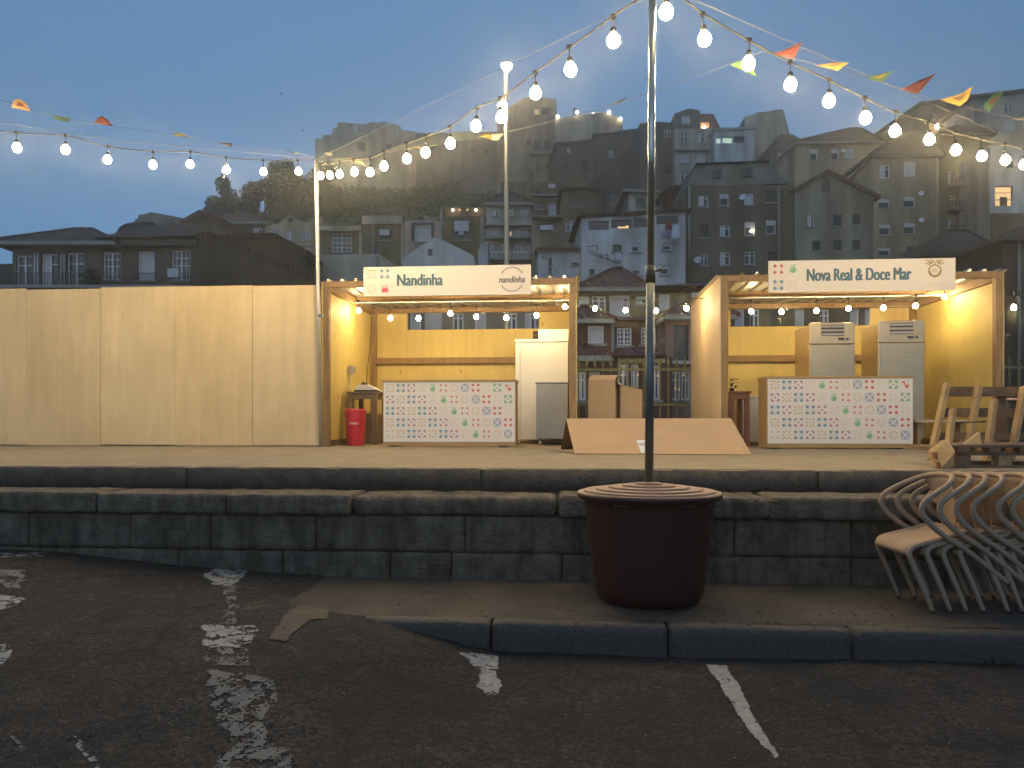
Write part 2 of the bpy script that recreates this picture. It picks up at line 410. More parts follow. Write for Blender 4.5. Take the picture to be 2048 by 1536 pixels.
patch('road_marking', [(445, 1172), (470, 1172), (474, 1215), (470, 1250), (440, 1252), (455, 1210)], PAINTF, .004, .01, -.05, 4)
patch('road_marking', [(408, 1250), (520, 1252), (510, 1275), (492, 1296), (405, 1296)], PAINT, .004, .009, -.1, 5)
patch('road_marking', [(410, 1300), (490, 1296), (500, 1330), (415, 1332)], PAINTF, .004, .009, .1, 6)
patch('road_marking', [(420, 1338), (552, 1362), (550, 1410), (525, 1440), (530, 1480), (578, 1500), (582, 1550), (425, 1550), (470, 1490), (430, 1440), (415, 1380)], PAINTF, .004, .008, -.08, 7)
patch('road_marking', [(0, 1106), (88, 1106), (82, 1114), (0, 1116)], PAINT, .004, .012, -.1, 8)
patch('road_marking', [(-10, 1140), (52, 1140), (40, 1180), (10, 1178)], PAINTF, .004, .011, -.1, 9)
patch('road_marking', [(-20, 1190), (52, 1196), (30, 1212), (-20, 1226)], PAINT, .004, .010, -.25, 10)
patch('road_marking', [(-30, 1290), (12, 1290), (20, 1315), (5, 1328), (-30, 1328)], PAINT, .004, .010, -.3, 11)
patch('road_marking', [(140, 1474), (152, 1474), (200, 1540), (185, 1540)], PAINT, .004, .006, -.05, 12, .5)
patch('road_marking', [(0, 1460), (8, 1460), (55, 1500), (45, 1502)], PAINTF, .004, .006, .0, 13, .5)
patch('flush_stone', [(576, 1224), (600, 1214), (660, 1226), (655, 1240), (620, 1240), (570, 1284), (538, 1280), (560, 1245)], STONE, .006, .012, -2, 14, .35)
# loose grit
rg = random.Random(3)
GRW = M('pale_grit', (.26, .24, .21), .8); GRD = M('dark_grit', (.045, .04, .036), .9); m = MB()
def blob(mb, p, r, mat, rr):
    n = 5; a0 = rr.random()*6; top = (p.x+rr.uniform(-.2, .2)*r, p.y, p.z+r*rr.uniform(.4, .9))
    ring = [(p.x+math.cos(a0+k*6.283/n)*r*rr.uniform(.7, 1.3), p.y+math.sin(a0+k*6.283/n)*r*rr.uniform(.7, 1.3), p.z) for k in range(n)]
    mb.raw(ring+[top], [(k, (k+1) % n, n) for k in range(n)], mat)
for i in range(6500):
    px = rg.uniform(-60, 2100); py = 1110+(1560-1110)*rg.random()**1.3
    p = G(px, py)
    if p.y > 5.4: continue
    if p.y > YK-.02 and p.x > -1.1: p.z = ZV+.002
    if noise.noise(Vector((p.x*1.5, p.y*1.5, 4))) < rg.uniform(-.5, .35): continue
    pale = rg.random() < .16; blob(m, p, rg.choice([.002, .003, .004]) if pale else rg.choice([.004, .005, .007, .009, .013]), GRW if pale else GRD, rg)
tag(m.build('loose_grit'), 'loose grit and pebbles scattered over the worn asphalt', 'grit', kind='stuff')

# ------------------------------------------------------------------ platform and stone retaining wall
PLAT = M('platform_compacted_sand', (.30, .235, .15), .9, nz=.3, nscale=3, bump=.5, bscale=45)
m = MB(); YE = 5.93
xs2 = lines([(-60, -8, 4), (-8, 8, .25), (8, 60, 4)]); ys2 = lines([(YE, 8, .2), (8, 16, 1)])
for i in range(len(xs2)-1):
    for j in range(len(ys2)-1):
        q = [(xs2[i], ys2[j]), (xs2[i+1], ys2[j]), (xs2[i+1], ys2[j+1]), (xs2[i], ys2[j+1])]
        m.face([(x, y, ZP+(.004*noise.noise(Vector((x*1.2, y*1.2, 2))) if 6.2 < y < 11 else 0)) for x, y in q], PLAT, True)
m.box(-60, 60, YE+.03, 16, -.5, ZP-.02, PLAT)
tag(m.build('platform'), kind='structure')
DSTONE = M('dark_edge_stone', (.11, .088, .064), .85, nz=.6, nscale=9, bump=.7, bscale=35)
WSTONE = M('wall_stone', (.19, .15, .105), .9, nz=.6, nscale=11, bump=1, bscale=45, dirt=.5)
CSTONE = M('coping_stone', (.21, .165, .115), .9, nz=.6, nscale=14, bump=1, bscale=50, dirt=.45)
MORT = M('mortar_dark', (.05, .042, .032), .9)
wall = thing('retaining_wall', 'low dark stone retaining wall with chipped coping along the front of the platform', 'wall', (0, 5.44, 0))
def at(o, mb, name, **k):
    ob = mb.build(name, o, **k); ob.location = tuple(-v for v in o.location) if loc_abs else ob.location; return ob
loc_abs = True
m = MB(); x = -7.6; i = 0; rr = random.Random(5)
while x < 6.6:
    L = rr.uniform(1.5, 2.6); m.rough(x+.003, x+L-.003, YE-.012, YE+.2, ZP-.17, ZP+.003, DSTONE, .06, .006, .012, i); x += L; i += 1
at(wall, m, 'step_edge')
YW = 5.44; zt = ZP-.157; i = 0; x = -7.2
for L in (1.9, 1.75, 1.0, .93, 1.5, .46, 1.0, 1.1, .9, 1.2, .9, 1.4, 1.0, 1.1, 1.2):
    m = MB(); dmg = i in (4,)
    dark = i in (4, 6, 10, 11)
    m.rough(x+.006, x+L-.006, YW+(.03 if dmg else rr.uniform(-.012, .012)), YE-.02, zt-.15, zt+(-.012 if dmg else rr.uniform(-.006, .004)), CSTONE if not dark else WSTONE,
            .028, .008 if not dark else .018, .012 if not dmg else .04, i*3)
    at(wall, m, 'coping_stone'); x += L; i += 1
m = MB()
for row, (za, zb) in enumerate(((zt-.415, zt-.157), (zt-.78, zt-.421))):
    x = -7.4-row*.4
    while x < 6.5:
        L = rr.choice([.45, .62, .8, .95, 1.1])
        m.rough(x+.004, x+L-.004, YW+.05+rr.uniform(-.006, .006), YE-.05, za, zb, WSTONE, .035, .007, .012, row*40+x); x += L
m.box(-60, 60, YW+.09, YE-.03, -.4, zt-.15, MORT)
at(wall, m, 'wall_blocks')
# rubble and weeds at the foot
m = MB()
for (px, py, r) in ((378, 1112, .045), (395, 1118, .035), (425, 1116, .06), (368, 1118, .03)):
    p = G(px, py); m.rough(p.x-r*1.3, p.x+r*1.3, p.y-r, p.y+r, p.z-.01, p.z+r*.9, CSTONE, .02, .02, .02, px)
tag(m.build('rubble'), 'few broken stones lying on the asphalt at the foot of the stone wall', 'rubble', kind='stuff')
WEED = M('dry_weed', (.06, .055, .03), .9); m = MB()
for (px, py, n_) in ((262, 1106, 12), (500, 1132, 14), (865, 1262, 20), (1990, 1322, 16), (1112, 1255, 14), (600, 1150, 10)):
    p = G(px, py)
    if px > 800: p.y = YK-.02
    for k in range(n_):
        q = p+Vector((rr.uniform(-.08, .08), rr.uniform(-.03, .03), 0)); e = q+Vector((rr.uniform(-.06, .06), rr.uniform(-.04, .02), rr.uniform(.01, .05)))
        m.tube([q, (q+e)/2+Vector((0, 0, .012)), e], .0018, WEED, 4)
tag(m.build('weeds'), 'dry weeds and twigs along the kerb and wall foot', 'weeds', kind='stuff')

# ------------------------------------------------------------------ plywood hoarding
YF, YB = 11.4, 14.25
def fx(px, Y): return P(px, HY, Y).x
def fz(px, py, Y): return P(px, py, Y).z
o = thing('plywood_hoarding', 'long pale plywood hoarding of tall sheets left of the first stall', 'hoarding', (-6.5, YF, ZP))
xx = -15.9; i = 0
while xx < -3.9:
    x1 = min(xx+1.22, -3.86); m = MB()
    dz = (.006, -.004, .01, 0, .004)[i % 5]
    m.box(xx+.003, x1-.003, YF+(i % 2)*.006, YF+.018+(i % 2)*.006, ZP+.012+dz, ZP+2.45+dz+.006*(i % 3), PLYV[i % 4])
    for zz in (.34, .9, 1.36, 1.85, 2.36):
        for xk in (xx+.03, x1-.03, (xx+x1)/2): m.box(xk-.005, xk+.005, YF-.002+(i % 2)*.006, YF+.001+(i % 2)*.006, ZP+zz-.005, ZP+zz+.005, TIMD)
    at(o, m, 'plywood_sheet'); xx += 1.22; i += 1
m = MB()
for z in (ZP+.3, ZP+1.3, ZP+2.3): m.box(-15.9, -3.86, YF+.025, YF+.07, z, z+.09, TIM)
for k in range(10): m.box(-15.6+k*1.3, -15.52+k*1.3, YF+.072, YF+.14, ZP, ZP+2.4, TIM)
at(o, m, 'timber_frame')

# ------------------------------------------------------------------ printed motifs
INK = {k: M('ink_'+k, tuple(min(.7, q*1.08+.015) for q in v) if k not in ('navy', 'goldd', 'crim', 'gold') else v, .5) for k, v in dict(tan=(.46, .34, .15), blue=(.13, .24, .34), green=(.17, .38, .19), purple=(.35, .15, .25), brown=(.22, .12, .06),
       gold=(.52, .36, .13), red=(.50, .09, .06), slate=(.28, .34, .43), pale=(.58, .47, .30), teal=(.27, .40, .36), crim=(.62, .07, .12), navy=(.035, .12, .17), lgreen=(.35, .5, .3), goldd=(.33, .21, .05), olive=(.28, .26, .1)).items()}
def cir(cx, cy, r, n=10): return [(cx+r*math.cos(6.2832*k/n), cy+r*math.sin(6.2832*k/n)) for k in range(n)]
def dia(cx, cy, r, q=1): return [(cx-r*q, cy), (cx, cy-r), (cx+r*q, cy), (cx, cy+r)]
def seg(ax, ay, bx, by, w):
    dx, dy = bx-ax, by-ay; L = math.hypot(dx, dy) or 1; nx_, ny_ = -dy/L*w/2, dx/L*w/2
    return [(ax-nx_, ay-ny_), (bx-nx_, by-ny_), (bx+nx_, by+ny_), (ax+nx_, ay+ny_)]
def rot4(poly): return [[(x*cc-y*ss, x*ss+y*cc) for x, y in poly] for cc, ss in ((1, 0), (0, 1), (-1, 0), (0, -1))]
def motif(k):
    o = []
    def A(c_, ps): o.extend((c_, p) for p in ps)
    if k in 'Aa':
        A('tan', rot4(seg(.45, .45, .95, .95, .26)))
        if k == 'A': A('olive', rot4(dia(0, .82, .22))); A('tan', rot4(seg(.2, .2, .4, .4, .06)))
        A('tan', [dia(0, 0, .12)])
    if k == 'B':
        A('blue', rot4(cir(.68, .68, .38))); A('green', rot4(cir(0, .78, .15, 6))); A('slate', rot4(seg(.12, .12, .42, .42, .1)))
    if k == 'C':
        A('purple', rot4([(.25, 1), (.85, .95), (1, .25), (.6, .42), (.42, .6)][::-1])); A('brown', [cir(0, 0, .2)])
    if k == 'D':
        A('gold', rot4([(.15, .5), (.3, .3), (.5, .15), (.42, .42)][::-1]) + rot4(dia(.85, .8, .13))); A('pale', rot4(seg(0, .6, 0, .85, .12)) + rot4(seg(.5, .5, .7, .7, .1)))
    if k == 'F':
        A('green', [cir(0, -.25, .66, 18)]); A('lgreen', [cir(-.22, .1, .25, 8)]); A('green', [seg(0, .35, .05, .8, .1), [(.05, .55), (.3, .5), (.6, .9), (.25, .85)], [(-.45, .85), (-.5, .6), (-.15, .55), (-.2, .75)]])
    if k == 'R':
        A('red', rot4([(.35, .35), (.55, .4), (.95, .3), (.8, .6), (.95, .95), (.6, .8), (.35, .95), (.5, .6)])); A('pale', rot4(dia(0, .45, .1)))
    if k == 'O':
        for t in range(8):
            a = t*.7854+.39; b_ = a+.45; A('gold', [seg(.85*math.cos(a), .85*math.sin(a), .85*math.cos(b_), .85*math.sin(b_), .2)])
        A('pale', rot4(seg(.15, .5, .5, .15, .1))); A('gold', [dia(0, 0, .08)])
    if k == 'X': A('slate', rot4([(-.85, .97), (0, .3), (.85, .97), (.3, .9), (-.3, .9)][::-1]) + rot4([(-.8, .98), (.0, .22), (.8, .98)][::-1]))
    if k == 'S': A('red', rot4(dia(.66, .66, .42))); A('pale', rot4(seg(-.15, .42, .15, .42, .08)))
    if k == 'P':
        A('pale', rot4(seg(.25, .25, .7, .7, .12)) + rot4(seg(.25, .8, .55, .6, .1)) + rot4(seg(-.25, .8, -.55, .6, .1)))
    if k == 'G':
        A('green', rot4([(.15, .98), (.98, .98), (.98, .15), (.5, .4), (.4, .5)][::-1])); A('blue', [cir(0, 0, .2)]); A('teal', rot4(seg(.0, .5, .0, .7, .1)))
    if k == 'H':
        A('red', [[(-.8, .3), (-.75, .65), (-.3, .75), (0, .45), (.05, -.1), (.3, -.2), (.5, .1), (.7, 0), (.75, -.5), (.5, -.8), (0, -.75), (-.1, -.3), (-.25, .2), (-.5, .35)][::-1]]); A('slate', [seg(.45, .4, .5, .85, .12), dia(.65, .6, .12)])
    if k == 'K':
        A('crim', [[(-.75, -.85), (.75, -.85), (.75, -.2), (.45, .1), (-.45, .1), (-.75, -.2)]] + [seg(v, 0, v*1.05, .85-abs(v)*.4, .12) for v in (-.6, -.3, 0, .3, .6)])
        A('brown', [dia(-.9, .9, .06), dia(.9, .9, .06), dia(-.9, -.95, .06), dia(.9, -.95, .06)])
    return o
def put_motif(mb, k, cx, cz, s, y):
    for i, (c_, p) in enumerate(motif(k)):
        yy = y-.0004*(i % 3)
        ar = sum(p[j][0]*p[(j+1) % len(p)][1]-p[(j+1) % len(p)][0]*p[j][1] for j in range(len(p)))
        if ar < 0: p = p[::-1]
        mb.face([(cx+a*s, yy, cz+b_*s) for a, b_ in p], INK[c_])
ROWS = ['ABCDFROXSPGH', 'CABCDFROXSPG', 'BCABCDFROXSP', 'ABCABCDFROXS', 'aABCABCDFROX']

def counter(label, px0, px1, Y):
    x0, x1 = fx(px0, Y), fx(px1, Y); o = thing('stall_counter', label, 'counter', ((x0+x1)/2, Y, ZP), group='printed stall counters')
    zt_ = ZP+1.0; m = MB()
    m.box(x0, x1, Y+.012, Y+.03, ZP+.02, zt_-.03, TIM2); m.box(x0, x0+.02, Y+.03, Y+.5, ZP+.02, zt_-.03, TIM2)
    m.box(x1-.02, x1, Y+.03, Y+.5, ZP+.02, zt_-.03, TIM2); m.box(x0+.02, x1-.02, Y+.08, Y+.1, ZP+.08, ZP+.11, TIM2)
    m.box(x0+.1, x0+.2, Y+.06, Y+.45, ZP, ZP+.02, BLACK); m.box(x1-.25, x1-.12, Y+.03, Y+.45, ZP, ZP+.02, BLACK)
    at(o, m, 'body')
    m = MB(); m.box(x0-.012, x1+.012, Y-.008, Y+.52, zt_-.03, zt_, TIM2); at(o, m, 'top')
    m = MB(); pz0, pz1 = ZP+.075, zt_-.036; m.box(x0+.012, x1-.008, Y+.003, Y+.012, pz0, pz1, PANELW); pr = at(o, m, 'front_panel')
    m = MB(); w = (x1-x0-.02); cw = w/12.25; ch = (pz1-pz0)/5.17
    for r in range(5):
        for k in range(12): put_motif(m, ROWS[r][k], x0+.012+cw*(k+.62), pz1-ch*(r+.44+.04), .0605, Y+.0015)
    pk = m.build('tile_print', pr); pk.location = (0, 0, 0)
TIM2 = M('counter_wood', (.42, .27, .11), .55, nz=.3, nscale=3, stretch=(1, 5, 6), bump=.15)
counter('printed tile pattern counter in the stall with the Nandinha sign', 765.5, 1031, 11.35)
counter('printed tile pattern counter in front of the two steel fridges', 1534, 1827, 10.85)

# ------------------------------------------------------------------ the two stalls
def stall(label, X0, X1, slit, sign_px, sign_z):
    o = thing('market_stall', label, 'market stall', ((X0+X1)/2, YF, ZP), group='wooden market stalls')
    ZT = 3.42
    for (x, y) in ((X0, YF), (X1-.1, YF), (X0, YB-.1), (X1-.1, YB-.1)):
        m = MB(); m.box(x, x+.1, y, y+.1, ZP, ZT-.09, TIM); at(o, m, 'post', bevel=.004)
    for (a, b_, y0, y1) in ((X0, X1, YF, YF+.1), (X0, X1, YB-.1, YB), (X0+.1, X1-.1, 12.88, 12.96)):
        m = MB(); m.box(a, b_, y0, y1, ZT-.088, ZT, TIM); at(o, m, 'roof_beam', bevel=.003)
    for x in (X0+.002, X1-.082):
        m = MB(); m.box(x, x+.08, YF+.1, YB-.1, ZT-.12, ZT-.002, TIM); at(o, m, 'side_rail'); m = MB(); m.box(x, x+.045, YF+.1, YB-.1, ZP, ZP+.09, TIMD); at(o, m, 'base_rail')
    for x in (X0-.016, X1+.002):
        for k, (ya, yb) in enumerate(((YF+.012, YF+1.22), (YF+1.223, YF+2.44), (YF+2.443, YB+.02))):
            m = MB(); m.box(x, x+.014, ya, yb, ZP+.01, ZT+.0, PLY if (X0 > 0 and x < X0) else PLYI); at(o, m, 'side_panel')
    zr = 2.38; m = MB(); m.box(X0+.1, X1-.1, YB-.09, YB-.02, zr, zr+.11, TIM); at(o, m, 'back_rail')
    s0, s1 = fx(slit[0], YB), fx(slit[1], YB)
    for (a, b_, za, zb) in ((X0, s0, ZP+.01, ZT-.09), (s0+.002, (s0+s1)/2, ZP+.01, 3.02), ((s0+s1)/2+.002, s1, ZP+.01, 3.02), (s1+.002, X1, ZP+.01, ZT-.09)):
        m = MB(); m.box(a, b_, YB+.002, YB+.016, za, zb, PLYI); at(o, m, 'back_panel')
    # corrugated roof
    m = MB(); x = X0-.08; pf = []; p = .0
    while x < X1+.08:
        pf += [(x, ZT+.004), (x+.13, ZT+.004), (x+.155, ZT+.04), (x+.185, ZT+.04)]; x += .21
    ya, yb = YF-.004, YB+.12; pf = [(min(q[0], X1+.05), q[1]) for q in pf if q[0] < X1+.2]
    for (a, b_) in zip(pf, pf[1:]):
        m.face([(a[0], ya, a[1]), (b_[0], ya, b_[1]), (b_[0], yb, b_[1]-.0), (a[0], yb, a[1]-.0)], METAL)
    at(o, m, 'roof_sheet')
    # conduit under the cross beam
    m = MB(); m.tube([(X0+.1, 12.86, ZT-.095), (X1-.1, 12.86, ZT-.10)], .009, FRW, 6); at(o, m, 'conduit')
    # sign board
    Y = YF-.03; a, b_ = fx(sign_px[0], Y), fx(sign_px[1], Y); m = MB(); m.box(a, b_, Y, Y+.02, sign_z[0], sign_z[1], SIGN)
    return o, at(o, m, 'sign_board', bevel=.002), Y-.001, a, b_
o, sb, Y, a, b_ = stall('wooden market stall whose sign reads Nandinha, joined to the plywood hoarding', -3.82, .015, (815, 1078), (727, 1062), (3.18, 3.62))
m = MB()
for k, px, py in (('A', 743, 548), ('B', 769.5, 547.5), ('O', 743, 578), ('K', 770, 577)): put_motif(m, k, fx(px, Y), fz(px, py, Y), .068, Y)
k_ = m.build('tile_print', sb); 
text_mesh('Nandinha', fx(795, Y), fx(885, Y), 3.33, 3.50, Y-.001, INK['navy'], 'lettering', sb, bold=.028)
LOGO = M('ink_charcoal', (.10, .10, .10), .5)
text_mesh('nandinha', fx(998, Y), fx(1049.5, Y), 3.355, 3.45, Y-.001, LOGO, 'lettering', sb, bold=.02, shear=.25)
m = MB(); cx, cz = fx(1023.8, Y), fz(1023.8, 558.5, Y); pts = []
for s_ in (1, -1):
    prev = None
    for t in range(31):
        an = R(28+t*124/30)*s_; r = .19 if t % 2 else .164
        q = (cx+r*math.cos(an), cz+r*math.sin(an))
        if prev: m.face([(x, Y-.001, z) for x, z in (seg(*prev, *q, .006))][::1], LOGO)
        prev = q
m.build('logo_print', sb)

o, sb, Y, a, b_ = stall('wooden market stall whose sign reads Nova Real & Doce Mar, with two steel fridges inside', 2.125, 6.036, (1461, 1740), (1537, 1911), (3.155, 3.612))
m = MB()
for k, px, py in (('S', 1556.4, 538.3), ('F', 1586, 537.4), ('B', 1556.4, 570), ('D', 1585, 569.6)): put_motif(m, k, fx(px, Y), fz(px, py, Y), .07, Y)
m.build('tile_print', sb)
text_mesh('Nova Real & Doce Mar', fx(1614.5, Y), fx(1822, Y), 3.312, 3.485, Y-.001, INK['navy'], 'lettering', sb, bold=.028)
text_mesh('NOVA REAL', fx(1850, Y), fx(1890, Y), 3.222, 3.25, Y-.001, INK['pale'], 'lettering', sb, bold=0)
m = MB(); cx, cz = fx(1869.7, Y), fz(1869.7, 541.5, Y)
for t in range(28):
    a0, a1 = t*6.2832/28, (t+1)*6.2832/28; w = .020+.012*(math.sin(a0) < 0)
    m.face([(cx+(.093-w)*math.cos(a0), Y-.001, cz+(.093-w)*math.sin(a0)), (cx+.093*math.cos(a0), Y-.001, cz+.093*math.sin(a0)), (cx+.093*math.cos(a1), Y-.001, cz+.093*math.sin(a1)), (cx+(.093-w)*math.cos(a1), Y-.001, cz+(.093-w)*math.sin(a1))], INK['goldd'])
for s_ in (-1, 1):
    for (ax, az, bx, bz, w) in ((.045, .1, .02, .155, .016), (.05, .1, .065, .16, .016), (.06, .095, .105, .15, .016), (.07, .085, .13, .11, .014), (0, .1, .0, .125, .02)):
        m.face([(cx+s_*x, Y-.0015, cz+z) for x, z in (seg(ax, az, bx, bz, w) if s_ > 0 else seg(ax, az, bx, bz, w)[::-1])], INK['goldd'])
for (ax, az, bx, bz) in ((-.035, -.025, -.035, .03), (-.035, .03, -.01, -.025), (-.01, -.025, -.01, .03), (.01, -.025, .01, .03), (.01, .03, .035, .015), (.01, 0, .035, -.025)):
    m.face([(cx+x, Y-.0015, cz+z) for x, z in seg(ax, az, bx, bz, .006)], INK['gold'])
m.build('logo_print', sb)
for ob in bpy.data.objects:
    if ob.name.split('.')[0] in ('tile_print', 'lettering', 'logo_print') and ob.parent and ob.parent.name.split('.')[0] == 'sign_board': ob.location = (0, 0, 0)

# ------------------------------------------------------------------ inside the first stall
def sub(name, mb, par, **k): return mb.build(name, par, **k)
RED = M('red_plastic', (.62, .035, .06), .35)
bx, by = fx(711, 11.85), 11.85
o = thing('waste_bin', 'tall red plastic bin with white script on its front, beside the counter', 'bin', (bx, by, ZP))
m = MB(); m.lathe([(.13, 0), (.138, .01), (.165, .55), (.172, .57), (.164, .575), (.158, .55), (.125, .03), (0, .03)], (0, 0, 0), RED, 40); sub('bucket', m, o)
WT = M('white_print', (.75, .7, .68), .5)
tm = text_mesh('La Romanezzi', -.06, .085, .335, .375, 0, WT, 'lettering', o, bold=.01, shear=.35)
for v in tm.data.vertices: v.co.y = -math.sqrt(max(.0, (.152+.04*(v.co.z-.33))**2-v.co.x**2))-.003
tw = M('table_wood_grey', (.26, .19, .11), .7, nz=.4, nscale=4, bump=.2)
def table(label, x0, x1, y0, y1, h, leg, mat, cat='table', name='wooden_table'):
    o = thing(name, label, cat, ((x0+x1)/2, (y0+y1)/2, ZP))
    m = MB(); m.box(x0, x1, y0, y1, ZP+h-.03, ZP+h, mat); at(o, m, 'table_top', bevel=.004)
    for x in (x0+.02, x1-.02-leg):
        for y in (y0+.02, y1-.02-leg):
            m = MB(); m.box(x, x+leg, y, y+leg, ZP, ZP+h-.03, mat); at(o, m, 'leg')
    m = MB(); m.box(x0+.02+leg, x1-.02-leg, y0+.03, y0+.05, ZP+h-.12, ZP+h-.03, mat); m.box(x0+.02+leg, x1-.02-leg, y0+.03, y0+.06, ZP+.13, ZP+.17, mat)
    m.box(x0+.03, x0+.05, y0+.02+leg, y1-.02-leg, ZP+h-.12, ZP+h-.03, mat); m.box(x1-.05, x1-.03, y0+.02+leg, y1-.02-leg, ZP+h-.12, ZP+h-.03, mat)
    at(o, m, 'apron'); return o
table('grey wooden table against the left wall behind the red bin', -3.74, -3.22, 12.35, 13.1, .87, .075, tw)
o = thing('cardboard_box', 'plain brown box on the floor under the grey wooden table', 'box', (-3.45, 13.3, ZP)); m = MB(); m.box(-.22, .24, -.15, .2, .0, .52, CARD); m.box(-.22, -.0, -.17, -.152, .3, .53, CARD); sub('carton', m, o)
x = fx(736, 12.6); zt_ = ZP+.87
o = thing('weighing_scale', 'white kitchen weighing scale with a black knob standing on the grey table', 'scale', (x, 12.6, zt_))
m = MB(); m.box(-.2, .16, -.13, .14, 0, .03, BLACK); sub('base', m, o)
m = MB(); m.prism([(-.19, .031), (.2, .031), (.03, .12), (-.17, .12)], -.12, .13, WHITEP); sub('housing', m, o, bevel=.008)
m = MB(); m.lathe([(.055, .121), (.06, .14), (.04, .165), (0, .17)], (-.06, 0, 0), BLACK, 20); sub('knob', m, o)
o = thing('paper_pad', 'small white pad of paper lying on the grey table beside the scale', 'paper', (x+.27, 12.62, zt_)); m = MB(); m.box(-.06, .09, -.1, .1, 0, .025, WHITEP); sub('sheets', m, o, rz=.1)
o = thing('wall_socket', 'grey socket box with a cable on the left wall above the grey table', 'socket', (-3.80, 12.72, 2.17))
m = MB(); m.box(-.004, .075, -.05, .05, -.07, .07, GREYP); sub('housing', m, o, bevel=.006)
m = MB(); m.box(.0, .06, .06, .15, -.04, .06, BLACK); sub('plug', m, o, bevel=.006)
m = MB(); m.tube(spline([(.02, 0, -.07), (.03, 0, -.16), (.02, -.02, -.3), (.02, .0, -.38)]), .008, FRW, 6); sub('cable', m, o)
o = thing('hanging_cable', 'thin dark cable hanging from the roof beam down to the weighing scale', 'cable', (x, 12.86, 3.3))
p0 = P(745, 612, 12.86); p1 = P(733, 765, 12.6); m = MB(); m.tube(spline([p0, p0*.6+p1*.4+Vector((.01, 0, 0)), p1*.8+p0*.2, p1]), .005, WIRE, 6); at(o, m, 'cord')
# fridges and freezers
def appliance(name, label, x0, x1, y0, y1, z0, z1, mat, cat, lid=0, wheels=True, **k):
    o = thing(name, label, cat, ((x0+x1)/2, (y0+y1)/2, ZP)); m = MB(); m.box(x0, x1, y0, y1, z0, z1, mat); at(o, m, 'body', bevel=.008)
    if lid: m = MB(); m.box(x0-.015, x1+.0, y0-.015, y1, z1+.002, z1+lid, mat); at(o, m, 'lid', bevel=.006)
    if wheels:
        for x in (x0+.06, x1-.06):
            m = MB(); m.tube([(x-.015, y0+.05, ZP+.04), (x+.015, y0+.05, ZP+.04)], .04, FRW if x < (x0+x1)/2 else BLACK, 14); m.box(x-.02, x+.02, y0+.03, y0+.08, ZP+.06, z0, BLACK); at(o, m, 'caster')
    return o
xa = fx(1031, 13.1); ztop = fz(1080, 684, 13.1)
appliance('white_fridge', 'big white upright cabinet with a flat lid in the right corner of the first stall', xa, -.115, 13.1, 14.1, ZP+.07, ztop, WHITEP, 'fridge', lid=.05)
m = MB(); m.box(xa+.075, xa+.083, 13.092, 13.1, ZP+.1, ztop-.02, GREYP)
bpy.data.objects['white_fridge']; at(bpy.data.objects['white_fridge'], m, 'door_seam')
zz = fz(1080, 679.5, 13.3)
o = thing('white_carton', 'white carton lying on top of the big white cabinet', 'carton', (-.35, 13.5, ztop+.052)); m = MB(); x_ = fx(1077, 13.3); m.box(x_, -.115, 13.3, 13.9, ztop+.052, ztop+.24, WHITEP); at(o, m, 'shell', bevel=.004)
m = MB(); m.tube([(x_-.10, 13.42, ztop+.14), (x_-.002, 13.42, ztop+.14)], .085, BLACK, 20); at(o, m, 'end_cap')
appliance('grey_freezer', 'low grey freezer on casters in front of the big white cabinet', fx(1072.5, 12.4), -.115, 12.4, 13.0, ZP+.1, fz(1100, 767, 12.4), M('freezer_grey', (.36, .36, .33), .35, .3, nz=.15), 'freezer', lid=.022)

# ------------------------------------------------------------------ between the stalls
o = thing('cardboard_box', 'tall open cardboard box standing upright left of the other tall box', 'cardboard box', (fx(1207, 11.9), 12.0, ZP), R(-9), 'tall cardboard boxes between the stalls')
m = MB(); w = .41; h = 1.02
for (a, b_, c_, d) in ((-w/2, w/2, -.2, -.194), (-w/2, w/2, .194, .2), (-w/2, -w/2+.006, -.194, .194), (w/2-.006, w/2, -.194, .194)): m.box(a, b_, c_, d, 0, h, CARD)
sub('walls', m, o); m = MB(); m.raw([(-w/2, -.2, h), (w/2, -.2, h), (w/2+.03, -.10, h+.07), (-w/2+.03, -.10, h+.075), (-w/2, -.194, h), (w/2, -.194, h), (w/2+.03, -.094, h+.07), (-w/2+.03, -.094, h+.075)], [(0, 1, 2, 3), (7, 6, 5, 4), (0, 3, 7, 4), (1, 5, 6, 2), (3, 2, 6, 7)], CARD); sub('flap', m, o)
m = MB(); m.raw([(w/2, -.2, h), (w/2, .2, h), (w/2+.08, .18, h-.09), (w/2+.08, -.19, h-.09), (w/2-.003, -.2, h+.004), (w/2-.003, .2, h+.004), (w/2+.082, .18, h-.084), (w/2+.082, -.19, h-.084)], [(0, 1, 2, 3), (7, 6, 5, 4), (3, 2, 6, 7), (0, 3, 7, 4), (1, 5, 6, 2)], CARD); sub('flap', m, o)
o = thing('cardboard_box', 'tall cardboard box with a slanting top, right of the other tall box', 'cardboard box', (fx(1257, 12.1), 12.15, ZP), R(10), 'tall cardboard boxes between the stalls')
m = MB(); w = .34; m.prism([(-w/2, 0), (w/2, 0), (w/2, .86), (-w/2, .94)], -.2, .2, CARD); sub('walls', m, o)
m = MB(); m.prism([(-w/2-.004, .942), (w/2+.004, .862), (w/2+.004, .87), (-w/2-.004, .95)], -.21, .2, CARD); sub('flap', m, o)
